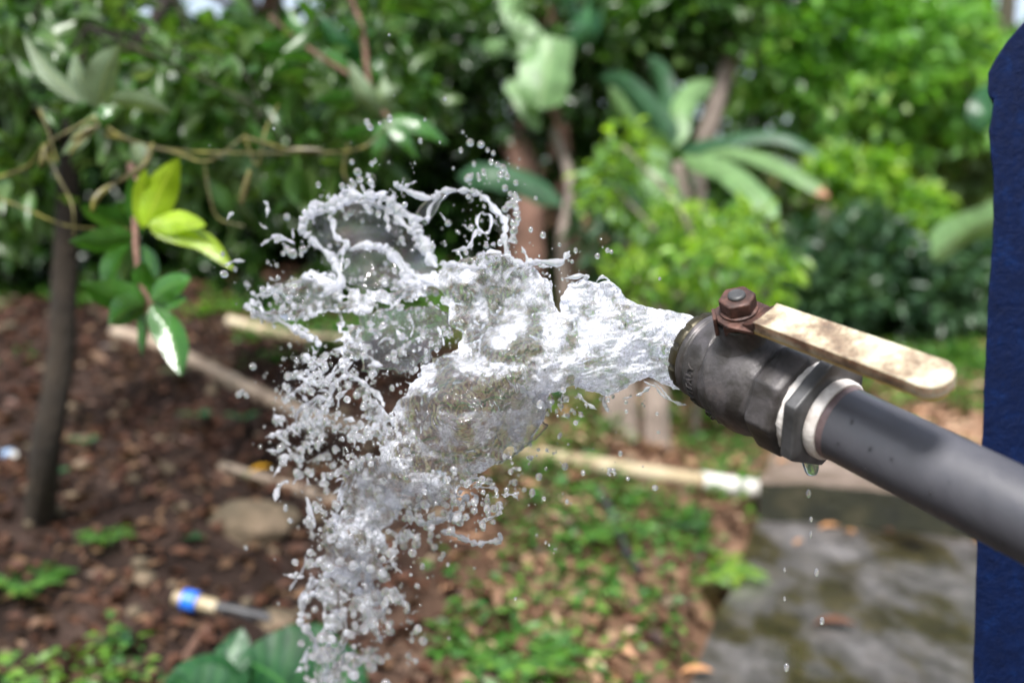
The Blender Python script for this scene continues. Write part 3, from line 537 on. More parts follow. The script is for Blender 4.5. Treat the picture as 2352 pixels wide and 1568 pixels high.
rd = r.uniform(.008, .028, len(X)); V, Fa = blobs_np(np.stack([X, Y, Z + rd * .4], -1), np.stack([rd, rd * r.uniform(.7, 1.2, len(X)), rd * .6], -1), IV, IF, r)
tag(link('pebbles', mesh_np('pebbles', V, Fa), M['rock'], sm=False), 'small tan stones strewn over the bank', 'pebbles', kind='stuff')
# weeds: dense in the centre right, sparse left
def weed_c(X, Y):
    U = X / Y; d = vnoise(X * 3, Y * 3, 5) + .5 * vnoise(X * 8, Y * 8, 1)
    dn = sst(-.12, .05, U) * sst(.40, .28, U - (Y > 3.3) * .3) * 1.0 + sst(-.3, -.42, U) * sst(2.2, 1.8, Y) * .5 + sst(3.2, 4.2, Y) * .7 * (U > -.15) + sst(3.3, 4.2, Y) * .75 * (U <= -.15) + .18
    return (~slab_side(X, Y)) & (d > 1.2 - dn * 1.2)
X, Y, Z, r = scatter(15000, (-2.8, 3.2), (1.4, 6.5), 15, weed_c)
n = len(X); per = 7; hh = r.uniform(.015, .07, n)
pos = np.repeat(np.stack([X, Y, Z], -1), per, 0); m_ = len(pos); a = r.random(m_) * 6.283; pos = pos + np.stack([np.cos(a) * .02, np.sin(a) * .02, np.repeat(hh, per) * r.random(m_)], -1)
ax = np.stack([np.cos(a), np.sin(a), r.uniform(-.2, .6, m_)], -1); nr = r.normal(size=(m_, 3)) * .4; nr[:, 2] += 1; L = r.uniform(.015, .042, m_)
V, Fa = leaves_np(pos, ax, nr, L, L * r.uniform(.4, .7, m_), T_SMALL)
tag(link('ground_weeds', mesh_np('ground_weeds', V, Fa), M['weed'], sm=False), 'low green weeds carpeting the dirt below the jet', 'weeds', kind='stuff')

def fern(px, py, size, lab, n=9, mm='lime', d=None):
    b = G(px, py); root = empty('fern', b, lab, 'fern'); r = np.random.default_rng(int(px))
    for k in range(n):
        a = 6.283 * k / n + r.uniform(-.3, .3); l = size * r.uniform(.7, 1.1); pts = [np.array(b) + np.array([math.cos(a) * l * t, math.sin(a) * l * t, l * (.75 * t - .55 * t * t)]) for t in np.linspace(0, 1, 14)]
        P0 = []; A = []; Ls = []
        for i in range(2, 14):
            dirv = pts[i] - pts[i - 1]; sd = np.cross(dirv, [0, 0, 1]); sd /= np.linalg.norm(sd)
            for s in (-1, 1): P0.append(pts[i]); A.append(sd * s + dirv / np.linalg.norm(dirv) * .5); Ls.append(l * .3 * math.sin(math.pi * (i / 14) ** .8) + .004)
        nr = np.tile([0, 0, 1.], (len(P0), 1)) + r.normal(size=(len(P0), 3)) * .15
        V, Fa = leaves_np(np.array(P0), np.array(A), nr, np.array(Ls), np.array(Ls) * .4, T_TINY)
        link('frond', mesh_np('frond', V - np.array(b), Fa), M[mm], root, sm=False)
fern(1620, 1330, .17, 'lime green fern beside the lower edge of the concrete slab')
fern(1330, 1240, .12, 'small fern on dirt below the cream pipe middle', 8, 'weed')
fern(1180, 1530, .14, 'bright fern at the bottom edge under the splash', 8, 'weed')
fern(1440, 1150, .10, 'low fern just under the cream pipe near its white end', 7, 'weed')
fern(250, 1240, .08, 'tiny fern in brown litter beside the dark trunk', 6, 'weed')
fern(60, 1350, .13, 'dark fern at the lower left edge', 8, 'weed')
fern(1570, 1210, .11, 'bluish fern next to the slab corner', 8, 'teal')
for px, py, s, lab in [(460, 985, .055, 'flat green leaf pair lying on the bank left of spray'), (560, 990, .055, 'oval green seedling leaf nearest the spray'), (200, 1040, .045, 'round green seedling leaf beside the dark trunk'), (120, 1120, .05, 'dim green seedling at the foot of the dark trunk'),
                       (450, 1250, .025, 'tiny bright seedling above the blue coupling'), (405, 880, .05, 'green seedling under the hanging branch tip'), (280, 1500, .04, 'small green sprout at the bottom left'), (750, 800, .07, 'green seedling beside the short upper pipe'), (1290, 950, .09, 'broad green seedling leaves under the jet')]:
    b = G(px, py); root = empty('seedling', b, lab, 'plant'); top = b + Vector((0, 0, s * .8))
    mb = MB(b); mb.tube([b, top], .0015, 5); mb.build('stem', M['twig'], root)
    for k in range(3):
        a = 2.1 * k + px; dv = Vector((math.cos(a), math.sin(a) - .3, .15)) * s; big_leaf('leaf', [top, top + dv * .6 + Vector((0, 0, s * .15)), top + dv * 1.2], s * .75, M['taro'], root, face=(0, 0, -1), n=8, seed=k)

# taro leaves at the bottom edge
tr = empty('taro_plant', G(640, 1560) - Vector((0, .25, .1)), 'large heart shaped dark green taro leaves at the bottom', 'plant')
mb = MB(tr.location)
heart = lambda t: (math.sin(math.pi * min(1, t * .93 + .07)) ** .62)
for q, wpx in [([(560, 1580, 1.75), (520, 1545, 1.75), (556, 1440, 1.8)], 110), ([(545, 1560, 1.75), (470, 1560, 1.72), (370, 1580, 1.7)], 110), ([(700, 1640, 1.75), (640, 1560, 1.75), (555, 1510, 1.78)], 230),
               ([(760, 1560, 1.75), (700, 1500, 1.78), (610, 1470, 1.8)], 130), ([(720, 1500, 1.8), (780, 1530, 1.78), (830, 1620, 1.75)], 120), ([(690, 1440, 1.85), (740, 1470, 1.82), (780, 1530, 1.8)], 80), ([(520, 1700, 1.7), (470, 1610, 1.7), (400, 1560, 1.7)], 160)]:
    big_leaf('leaf', WL(*q), wpx * 1.75 / F_, M['taro'], tr, fold=.12, twist=.35, shape=heart, n=14, wave=.02)
    mb.tube([Vector(tr.location), (Vector(tr.location) + W(*q[0])) / 2 + Vector((0, 0, .02)), W(*q[0])], .004, 6)
mb.build('stem', M['weed'], tr)

# rock, flowers
def rock(name, c, rad, seed, lab):
    r = np.random.default_rng(seed); bmx = bmesh.new(); bmesh.ops.create_icosphere(bmx, subdivisions=4, radius=1); Vv = np.array([v.co[:] for v in bmx.verts]); Ff = np.array([[v.index for v in f.verts] for f in bmx.faces]); bmx.free()
    d = 1 + .22 * fbm(Vv[:, 0] * 1.5 + Vv[:, 2], Vv[:, 1] * 1.5 - Vv[:, 2], 4, seed); Vv = Vv * d[:, None] * np.array(rad); o = link(name, mesh_np(name, Vv, Ff), M['rock']); o.location = c; return tag(o, lab, 'rock')
rock('rock', G(590, 1215) + Vector((0, 0, .0)), (.105, .09, .07), 3, 'large tan rock under the thin pinkish pipe')
rock('rock', G(640, 1430), (.05, .05, .03), 4, 'small flat rock beyond the black hose end')
rock('rock', G(330, 1330) , (.03, .03, .02), 1, 'small stone in the litter at lower left centre')
def leaf_obj(name, p, s, m_, lab, cat='leaf', group=None, ang=0., wid=.5):
    T, Fc = T_BIG; c, sn = math.cos(ang), math.sin(ang); V = np.array([[(t[0] * wid * c - (t[1] - .5) * sn) * s, (t[0] * wid * sn + (t[1] - .5) * c) * s, (t[2] * .8 + .1) * s] for t in T])
    o = link(name, mesh_np(name, V, Fc), m_); o.location = p; return tag(o, lab, cat, group)
leaf_obj('fallen_leaf', G(600, 1140) + Vector((0, 0, .07)), .06, M['yellow_leaf'], 'bright yellow orange leaf on the tan rock', ang=2)
leaf_obj('fallen_leaf', G(1035, 1360), .05, M['yellow_leaf'], 'round yellow leaf on weeds right of the falling water', ang=1, wid=.8)
leaf_obj('green_leaf', G(565, 1145) + Vector((0, 0, .06)), .05, M['weed'], 'small green leaf on the tan rock edge', ang=.4)

# ledge in the far left
mb = MB(G(100, 690)); a = G(-200, 655); b = G(520, 690)
zt = float(ground_z(-1.5, 4.6)); p0, p1 = W(-250, 640, 4.7), W(330, 655, 4.9); q0, q1 = W(-250, 720, 4.6), W(330, 715, 4.8)
mb.prism([p0, p1, q1, q0], Vector((0, .5, 0))); o = mb.build('stone_ledge', M['ledge'], bevel=.02)
tag(o, 'low grey stone ledge behind the slim dark trunk', 'ledge')

def on_ground(q, r, lift=0):
    out = []
    for x, y in q: out.append(G(x, y) + Vector((0, 0, r * .6 + lift)))
    return out
def pipe_obj(q, r, m_, name, lab, n=24, lift=0, cat='pipe', parts=None, bore=True):
    P = [Vector(p) for p in spline(on_ground(q, r, lift), n)]; root = empty(name, P[0], lab, cat); mb = MB(P[0]); mb.tube(P, r, 16, wob=.015)
    mb.build('tube', M[m_], root); return root, P
pipe_obj([(265, 772), (340, 795), (420, 830), (520, 880), (640, 940), (760, 985), (890, 1015)], .028, 'pinkpipe', 'old_pipe', 'long old pipe curving down the bank behind the spray')
pipe_obj([(510, 1080), (600, 1107), (690, 1135), (780, 1165)], .016, 'pinkpipe', 'old_pipe', 'thin pinkish pipe above the tan rock')
root, P = pipe_obj([(1120, 1050), (1300, 1078), (1480, 1105), (1640, 1128)], .028, 'oldpipe', 'old_pipe', 'stained cream pipe with white end reaching the slab corner', lift=.01)
d = (P[-1] - P[0]).normalized(); mb = MB(root.location); e0 = P[-1] - d * .06
mb.tube([e0, e0 + d * .25], .031, 20, cap=False); mb.tube([e0 + d * .25, e0 + d * .251, e0 + d * .22], [.031, .027, .027], 20, cap=False); mb.build('white_end', M['whitepipe'], root)
for k in (5, 11, 17):
    mb = MB(root.location); mb.tube([P[k], P[k + 1]], .0295, 16); mb.build('joint_ring', M['oldpipe'], root)
pipe_obj([(525, 745), (600, 765), (700, 785), (795, 792)], .024, 'oldpipe', 'old_pipe', 'short orange brown pipe showing through the upper spray')
for q, r, lab in [([(1375, 1140), (1400, 1190), (1440, 1290), (1465, 1330)], .012, 'black hose running downhill under the cream pipe')]:
    pipe_obj(q, r, 'black', 'hose', lab, lift=.015)
root, P = pipe_obj([(490, 1410), (560, 1425), (640, 1445)], .014, 'black', 'hose', 'black hose end with bright blue coupling in the litter', 10, .01)
d = (P[-1] - P[0]).normalized(); mb = MB(root.location); mb.tube([P[0] + d * .01, P[0] - d * .05, P[0] - d * .09], [.016, .017, .015], 14); mb.build('nozzle', M['oldpipe'], root)
mb = MB(root.location); mb.tube([P[0] - d * .035, P[0] - d * .037, P[0] - d * .068, P[0] - d * .07], [.018, .023, .023, .018], 14); mb.build('coupling', M['bluepl'], root)
root, P = pipe_obj([(415, 1530), (450, 1480), (480, 1440)], .009, 'bark_red', 'stick', 'reddish stick standing in the litter below the blue coupling', 8, cat='stick')
pipe_obj([(140, 1530), (230, 1550), (330, 1575)], .009, 'bark_red', 'stick', 'orange brown stick at the bottom left', 8, cat='stick')
# bottle scrap at left edge
p = G(18, 1045); root = empty('plastic_bottle', p, 'small clear bluish bottle lying at the left edge', 'bottle'); mb = MB(p)
dv = Vector((.6, -.7, .2)).normalized(); mb.tube([p - dv * .04, p - dv * .035, p + dv * .03, p + dv * .045, p + dv * .055], [.012, .018, .018, .008, .008], 14)
m, nt, pb = mat('bluish_plastic'); pb.inputs['Base Color'].default_value = (.35, .5, .75, 1); pb.inputs['Roughness'].default_value = .15; pb.inputs['Transmission Weight'].default_value = .4; mb.build('body', m, root)
mb = MB(p); mb.tube([p + dv * .056, p + dv * .07], .0095, 12); mb.build('cap', M['whitepipe'], root)
# weathered posts
for q0, q1, r, lab in [((1425, 1060, 3.5), (1425, 850, 3.5), .062, 'wider pale weathered post under the jet'), ((1510, 1040, 3.5), (1505, 880, 3.5), .05, 'narrower pale weathered post nearer the valve')]:
    b = W(*q0); b.z = float(ground_z(b.x, b.y)) - .04; mb = MB(b); t = W(*q1); P = [b + (t - b) * k / 5 for k in range(6)]; mb.tube(P, [r * 1.15, r, r * .95, r, r * .95, r * .8], 9, wob=.12); o = mb.build('wooden_post', M['palewood'], bevel=.004); tag(o, lab, 'post')

# ------------------------------------------------------------------ concrete slab and step
A0 = GZ(1560, 1640); A1 = GZ(1737, 1186); B1 = GZ(2230, 1232)
ev = (A1 - A0).normalized(); rv = (B1 - A1).normalized()
A00 = A1 - ev * 3.4
def slab(name, c, e, r, le, lr, z0, z1, m_, sub=60):
    "block whose top is a finely bumped grid; c corner, e and r edge directions"
    nx, ny = sub, sub; V = []; 
    for j in range(ny + 1):
        for i in range(nx + 1):
            p = c + e * (le * j / ny) + r * (lr * i / nx); edge = (i in (0, nx)) or (j in (0, ny)); wob = .006 * float(vnoise(p.x * 9, p.y * 9, 2)) + .003 * float(vnoise(p.x * 30, p.y * 30, 3))
            off = (-r if i == 0 else Vector()) * (.012 * float(vnoise(p.y * 6, p.x * 6, 4)))
            V.append(tuple(Vector((p.x, p.y, z1 + wob - (.008 if edge else 0))) + off))
    n = nx + 1; F = [(j * n + i, j * n + i + 1, (j + 1) * n + i + 1, (j + 1) * n + i) for j in range(ny) for i in range(nx)]
    ring = [i for i in range(n)] + [j * n + nx for j in range(1, ny + 1)] + [ny * n + i for i in range(nx - 1, -1, -1)] + [j * n for j in range(ny - 1, 0, -1)]
    b = len(V)
    for i in ring: x, y, z = V[i]; V.append((x, y, z0))
    k = len(ring); F += [(ring[i], b + i, b + (i + 1) % k, ring[(i + 1) % k]) for i in range(k)] + [tuple(range(b, b + k))]
    me = bpy.data.meshes.new(name); me.from_pydata(V, [], F); bm = bmesh.new(); bm.from_mesh(me); bmesh.ops.recalc_face_normals(bm, faces=bm.faces); bm.to_mesh(me); bm.free()
    me.set_sharp_from_angle(angle=R(40)); o = link(name, me, m_); me.set_sharp_from_angle(angle=R(40)); return o
o = slab('concrete_slab', A00, ev, rv, 3.4, 2.2, -.35, 0, M['concrete']); tag(o, 'wet stained concrete slab below the pipe at the lower right', 'slab', kind='structure')
o = slab('concrete_step', A1 + rv * .01 + ev * .004, ev, rv, .52, 2.2, -.3, .125, M['moss_concrete']); tag(o, 'mossy concrete step crossing the far end of the slab', 'step', kind='structure')
for px, py, s, m_, lab, an, zz in [(1905, 1212, .07, 'orange_leaf', 'pinkish fallen leaf at the foot of the step', 1.5, 0), (1950, 1222, .05, 'orange_leaf', 'orange fallen leaf right of the pinkish one by the step', .4, 0), (1835, 1245, .04, 'orange_leaf', 'small orange leaf on the slab below the pinkish leaf', 2.2, 0),
                              (1915, 1437, .1, 'litter', 'long tan dry leaf in the middle of the slab', 1.2, 0), (1695, 1333, .04, 'orange_leaf', 'small brownish leaf on the left edge of the slab', .2, 0), (1600, 1545, .07, 'orange_leaf', 'orange leaf on the slab bottom left corner', 1.4, 0),
                              (2243, 1243, .04, 'orange_leaf', 'vivid orange leaf beside the blue post', 0.1, 0), (2040, 1220, .045, 'litter', 'pale curled leaf near the step foot toward the post', .7, 0), (1800, 1060, .06, 'orange_leaf', 'orange tan leaf on top of the step', 1.9, .125), (1765, 1085, .04, 'litter', 'whitish leaf on the left corner of the step', .5, .125)]:
    leaf_obj('fallen_leaf', GZ(px, py, zz + .006), s, M[m_], lab, ang=an)

# ------------------------------------------------------------------ blue post
m, nt, p = mat('navy_paint'); n1 = noise(nt, 60, 6, .7); r1 = ramp(nt, n1.outputs['Fac'], [(.3, (.0002, .003, .018)), (.55, (.0003, .005, .03)), (.75, (.0008, .012, .06))])
nt.links.new(r1.outputs[0], p.inputs['Base Color']); p.inputs['Roughness'].default_value = .6; p.inputs['Specular IOR Level'].default_value = .1; n2 = noise(nt, 130, 6, .7); bump(nt, p, n2.outputs['Fac'], .6, .004)
dp = .86; zb = W(2262, 1568, dp)
out = [(2560, -60), (2366, 50), (2326, 95), (2304, 130), (2284, 168), (2282, 212), (2286, 224), (2296, 228), (2286, 300), (2294, 400), (2296, 500), (2288, 620), (2280, 760), (2272, 900), (2266, 1100), (2256, 1300), (2250, 1500), (2246, 1700), (2240, 2300), (2800, 2300), (2800, -60)]
pr = []
for i in range(len(out) - 1):
    (x0, y0), (x1, y1) = out[i], out[i + 1]; k = max(1, int(math.hypot(x1 - x0, y1 - y0) / 30)) if 1 <= i <= 17 else 1
    for j in range(k): t = j / k; pr.append((x0 + (x1 - x0) * t + (rnd.uniform(-1.6, 1.6) if 1 <= i <= 17 else 0), y0 + (y1 - y0) * t))
pr.append(out[-1])
bz = -.25; pts = [W(x - 14, y, dp) for x, y in pr]
pts = [Vector((q.x, q.y, max(q.z, bz))) for q in pts]
root = empty('blue_post', Vector((pts[0].x, pts[0].y, bz)), 'dark navy blue painted post at the right edge', 'post'); mb = MB(root.location)
mb.prism(pts, Vector((.076, .14, 0))); mb.build('post_shaft', m, root, bevel=.003, sm=False)
# ------------------------------------------------------------------ grey pipe, valve
a_ = Vector((-.587, .75, .277)).normalized()
P1 = W(1920, 965, .625)
e0 = (Vector((0, 0, 1)) - a_ * a_.z).normalized(); sdv = Vector((-.79, -.61, 0)); sdv = (sdv - a_ * sdv.dot(a_)).normalized()
TH = R(31); e_ = (e0 * math.cos(TH) + sdv * math.sin(TH)).normalized(); b_ = a_.cross(e_).normalized()
def VL(x, y, z): return P1 + e_ * x + b_ * y + a_ * z           # valve frame: x up the stem, z along the bore
def lathe(prof, n=64, nonround=None, org=P1, cap=False):
    mb = MB(org); vs = []
    for k, (z, r) in enumerate(prof):
        for j in range(n):
            th = 2 * math.pi * j / n; rr = r if nonround is None else nonround(th, r, z); vs.append(VL(math.cos(th) * rr, math.sin(th) * rr, z))
    fs = [(i * n + j, i * n + (j + 1) % n, (i + 1) * n + (j + 1) % n, (i + 1) * n + j) for i in range(len(prof) - 1) for j in range(n)]
    if cap: fs += [tuple(range(n))[::-1], tuple((len(prof) - 1) * n + j for j in range(n))]
    mb.add(vs, fs); return mb
def poly_r(k, ph=0, soft=.0):
    def f(th, r, z):
        a = (th - ph) % (2 * math.pi / k) - math.pi / k; c = math.cos(math.pi / k) / math.cos(a); return r * (c * (1 - soft) + soft * .93)
    return f
m, nt, p = mat('grey_pvc'); M['pvc'] = m; p.inputs['Coat Weight'].default_value = .0
n1 = noise(nt, 9, 5); r1 = ramp(nt, n1.outputs['Fac'], [(.3, (.036, .036, .043)), (.7, (.068, .068, .08))]); n3 = noise(nt, 55, 4, .6); r3 = ramp(nt, n3.outputs['Fac'], [(.26, (.35, .28, .25)), (.33, (1, 1, 1))])
mx = N(nt, 'ShaderNodeMixRGB', blend_type='MULTIPLY'); mx.inputs[0].default_value = .8; nt.links.new(r1.outputs[0], mx.inputs[1]); nt.links.new(r3.outputs[0], mx.inputs[2]); nt.links.new(mx.outputs[0], p.inputs['Base Color'])
p.inputs['Roughness'].default_value = .5; n2 = noise(nt, 240, 3); bump(nt, p, n2.outputs['Fac'], .12, .0006); n6 = noise(nt, 14, 6, .7, dist=2.5); m6 = N(nt, 'ShaderNodeMapRange'); m6.inputs['From Min'].default_value = .35; m6.inputs['From Max'].default_value = .65; m6.inputs['To Min'].default_value = .32; m6.inputs['To Max'].default_value = .68; nt.links.new(n6.outputs['Fac'], m6.inputs['Value']); nt.links.new(m6.outputs[0], p.inputs['Roughness'])
M['iron'] = surf_mat('weathered_dark_iron', [(.25, (.018, .014, .012)), (.45, (.04, .036, .034)), (.6, (.075, .068, .07)), (.78, (.15, .125, .12))], 45, .5, 260, .45, .0012, metal=.25, dist=.6, rvar=(.3, .7))
M['ironrim'] = surf_mat('dark_bronze_rim', [(.3, (.015, .012, .006)), (.6, (.05, .042, .022)), (.8, (.12, .1, .07))], 60, .35, 300, .3, .001, metal=.5)
M['rust'] = surf_mat('rust', [(.25, (.014, .006, .005)), (.45, (.045, .02, .015)), (.6, (.1, .045, .033)), (.8, (.24, .14, .11))], 90, .6, 400, .6, .001, metal=.15, rvar=(.35, .75))
M['tape'] = surf_mat('white_thread_tape', [(.3, (.3, .26, .23)), (.5, (.6, .56, .53)), (.7, (.75, .73, .72))], 60, .6, 220, .6, .001)
M['adapter'] = surf_mat('dark_grey_adapter', [(.3, (.035, .035, .035)), (.6, (.085, .085, .09)), (.8, (.15, .15, .16))], 40, .4, 200, .3, .001)
m, nt, p = mat('cream_grip'); M['cream'] = m
n1 = noise(nt, 26, 8, .72); tc = nt.nodes.new('ShaderNodeTexCoord')
r1 = ramp(nt, n1.outputs['Fac'], [(.38, (.07, .05, .035)), (.46, (.19, .135, .09)), (.53, (.35, .29, .2)), (.62, (.5, .45, .35))]); nt.links.new(r1.outputs[0], p.inputs['Base Color'])
p.inputs['Roughness'].default_value = .5; p.inputs['Subsurface Weight'].default_value = .1; n2 = noise(nt, 200, 4); bump(nt, p, n2.outputs['Fac'], .2, .0008)
M['cream_edge'] = surf_mat('yellowed_grip_edge', [(.3, (.25, .14, .03)), (.6, (.5, .34, .11)), (.8, (.62, .5, .26))], 40, .5)

m, nt, p = mat('clear_bead'); M['drop_clear'] = m; p.inputs['Transmission Weight'].default_value = 1; p.inputs['IOR'].default_value = 1.33; p.inputs['Roughness'].default_value = 0
M['smear'] = surf_mat('reddish_glue', [(.4, (.09, .06, .06)), (.6, (.16, .12, .125))], 60, .4)
pr_ = empty('grey_pipe', P1, 'thick grey pipe running in from the lower right', 'pipe')
pp = lathe([(-.95, .024), (-.6, .024), (-.4, .024), (-.2, .024), (-.1, .024), (-.004, .024), (-.0005, .0238)]); pp.org = P1; pp.build('tube', M['pvc'], pr_)
mb = lathe([(-.0075, .0240), (-.0072, .0243), (-.0035, .0244), (-.003, .0241)], 64, lambda th, r, z: r * (1 + .002 * math.sin(7 * th))); mb.build('glue_smear', M['smear'], pr_)
mb = MB(P1); rz = random.Random(9)
for i in range(26):
    z = -rz.uniform(.01, .26); th = rz.uniform(R(-150), R(20)); rr = rz.uniform(.0005, .0013); c = VL(math.cos(th) * .0241, math.sin(th) * .0241, z)
    mb.add([c + Vector(v) * rr * (1 + .1 * rz.random()) for v in IV2.tolist()], IF2.tolist())
mb.build('water_beads', M['drop_clear'], pr_, kind='stuff')
vv = empty('ball_valve', P1, 'weathered dark ball valve with cream lever gushing water', 'valve')
lathe([(-.003, .0242), (-.003, .0256), (-.0015, .0268), (.003, .027), (.0048, .026), (.0052, .023)]).build('adapter_lip', M['tape'], vv)
lathe([(.005, .024), (.0054, .0355), (.0066, .0385), (.0142, .0385), (.0162, .0365), (.0166, .029)], 72, poly_r(6, R(14))).build('adapter_hex', M['adapter'], vv, bevel=.0006)
lathe([(.0155, .028), (.0166, .0315), (.0195, .0322), (.0215, .031), (.022, .028)], 64, lambda th, r, z: r * (1 + .018 * math.sin(9 * th + z * 900) + .012 * math.sin(23 * th))).build('thread_tape', M['tape'], vv)
hexend = poly_r(8, R(8), .0)
def bodyr(th, r, z):
    k = 1 - float(sst(.041, .050, z)); return hexend(th, r, z) * k + r * (1 - k)
body = [(.0205, .022), (.0207, .0325), (.0225, .0372), (.040, .0378), (.0425, .0368), (.045, .0335), (.050, .0348), (.055, .0366), (.063, .0376), (.072, .0374), (.080, .0360), (.086, .0342), (.0875, .0330), (.089, .0336), (.099, .0325), (.1035, .0316), (.1045, .0300), (.1062, .0300), (.1075, .0310), (.1105, .0312), (.112, .0300), (.1125, .027)]
bprof = []
for i in range(len(body) - 1):
    (z0, r0), (z1, r1) = body[i], body[i + 1]
    for j in range(3): bprof.append((z0 + (z1 - z0) * j / 3, r0 + (r1 - r0) * j / 3))
bprof.append(body[-1])
def body_nr(th, r, z):
    rr = bodyr(th, r, z)
    # slanting web from the stem neck to the collar, and a small recess beside it
    t = math.atan2(math.sin(th + R(62)), math.cos(th + R(62)))
    ln = (z - .078) - t * .016; rr += .0016 * math.exp(-(ln / .0022) ** 2) * math.exp(-(t / .9) ** 2) * float(sst(.055, .062, z)) * (1 - float(sst(.1, .104, z)))
    return rr
lathe(bprof, 128, body_nr).build('body', M['iron'], vv, autos=False)
def slots(th, r, z):
    a = (th % (math.pi / 6)) - math.pi / 12; return r - (.0013 if abs(a) < .045 and z > .1135 else 0)
lathe([(.109, .0270), (.1122, .0290), (.1132, .0298), (.1145, .0302), (.1190, .0297), (.1200, .0288), (.1200, .0268), (.114, .0252), (.09, .0240)], 144, slots).build('mouth_ring', M['ironrim'], vv)
# neck, packing nut, lever plate, nut, stem
def vert(prof, n=40, k=None, zc=.074, ph=0):
    mb = MB(P1); vs = []
    f = poly_r(k, ph) if k else None
    for (x, r) in prof:
        for j in range(n):
            th = 2 * math.pi * j / n; rr = f(th, r, 0) if f else r; vs.append(VL(x, math.cos(th) * rr, zc + math.sin(th) * rr))
    fs = [(i * n + j, i * n + (j + 1) % n, (i + 1) * n + (j + 1) % n, (i + 1) * n + j) for i in range(len(prof) - 1) for j in range(n)]
    fs += [tuple(range(n))[::-1], tuple((len(prof) - 1) * n + j for j in range(n))]; mb.add(vs, fs); return mb
ZC = .071
vert([(.028, .0225), (.032, .0195), (.036, .0168), (.039, .0158), (.0495, .0154), (.0505, .0145)], zc=ZC).build('neck', M['iron'], vv)
vert([(.0502, .0115), (.0508, .0135), (.054, .0135), (.0555, .012)], 6 * 8, 6, ZC, R(10)).build('packing_nut', M['rust'], vv, bevel=.0003)
X0 = .0585
def plate(pts, z0, z1, nm, m_, bev=.0006):
    "pts in (b, a) around the stem"
    mb = MB(P1); mb.prism([VL(z0, p[0], ZC + p[1]) for p in pts], e_ * (z1 - z0)); return mb.build(nm, m_, vv, bevel=bev, sm=False)
# lever plate: rusty square-cornered washer part with folded ears
plate([(-.0155, .004), (-.008, .0145), (.006, .0145), (.014, .008), (.014, -.012), (.012, -.022), (-.012, -.022), (-.0165, -.006)], .0550, .0578, 'lever_plate', M['rust'])
plate([(-.0165, -.001), (-.0060, -.0135), (-.0045, -.012), (-.0150, .0005)], .0475, .0578, 'lever_ear', M['rust'])
plate([(-.0145, .006), (-.0165, .0075), (-.0085, .0165), (-.0065, .015)], .0435, .0578, 'lever_ear', M['rust'])
plate([(.010, .0155), (.0175, .009), (.0155, .007), (.008, .0135)], .0460, .0578, 'lever_ear', M['rust'])
vert([(.0579, .0105), (.0583, .0125), (.0595, .0125), (.0599, .0115)], 32, None, ZC).build('washer', M['rust'], vv)
vert([(.0597, .0108), (.0603, .0122), (.0683, .0122), (.0691, .0108)], 48, 6, ZC, R(20)).build('lever_nut', M['rust'], vv, bevel=.0005)
vert([(.067, .0058), (.0705, .0058), (.0715, .0048)], 24, None, ZC).build('stem', M['adapter'], vv, bevel=.0003)
# lever: rises off the plate, runs back along the pipe; cream dipped grip with rounded end
def strip(stations, nm, m_, th=.0035, bev=.0012, endround=False):
    "stations (z, x, half width): outline of the flat bar, extruded through its thickness"
    n = len(stations); mb = MB(P1); K = 9; vs = []
    for (z, x, hw) in stations:
        for s in range(K):
            u = -1 + 2 * s / (K - 1); lip = .0011 * abs(u) ** 6
            vs.append(VL(x + lip, u * hw, z))
        for s in range(K):
            u = 1 - 2 * s / (K - 1); vs.append(VL(x - th - .0012 * abs(u) ** 4, u * hw, z))
    q = 2 * K
    fs = [(i * q + j, i * q + (j + 1) % q, (i + 1) * q + (j + 1) % q, (i + 1) * q + j) for i in range(n - 1) for j in range(q)]
    fs += [tuple(range(q))[::-1], tuple((n - 1) * q + j for j in range(q))]; mb.add(vs, fs); return mb.build(nm, m_, vv, bevel=bev, seg=3)
LX0 = .0600
st = [(ZC - .012, LX0 - .0022, .0105), (ZC - .018, LX0 + .0005, .0112), (ZC - .024, LX0 + .0045, .0118)]
strip(st, 'lever_shank', M['rust'], .003, .0005)
gz = ZC - .0225; LEN = .128; gst = []
for i in range(22):
    t = i / 21; z = gz - LEN * t; hw = .0112 + .0010 * t
    end = LEN * (1 - t)
    if end < hw: hw = math.sqrt(max(1e-8, hw * hw - (hw - end) ** 2)) + .0006
    gst.append((z, LX0 + .0045 + .010 * t, hw))
for e in (.85, .6, .35, .15, .05):
    z = gz - LEN + .0122 * e * .999; 
gst = [g for g in gst if g[0] > gz - LEN + .0122] + [(gz - LEN + .0122 * (1 - math.sin(k)), LX0 + .0145 - .0011 * math.cos(k), .0122 * math.cos(k) + .0003) for k in np.linspace(0, 1.55, 9)]
strip(gst, 'lever_grip', M['cream'], .0052, .0)
strip([(g[0] if i < len(gst) - 1 else g[0] + .0004, g[1] - .0056, g[2] * .985) for i, g in enumerate(gst)], 'grip_underside', M['cream_edge'], .0016, .0)
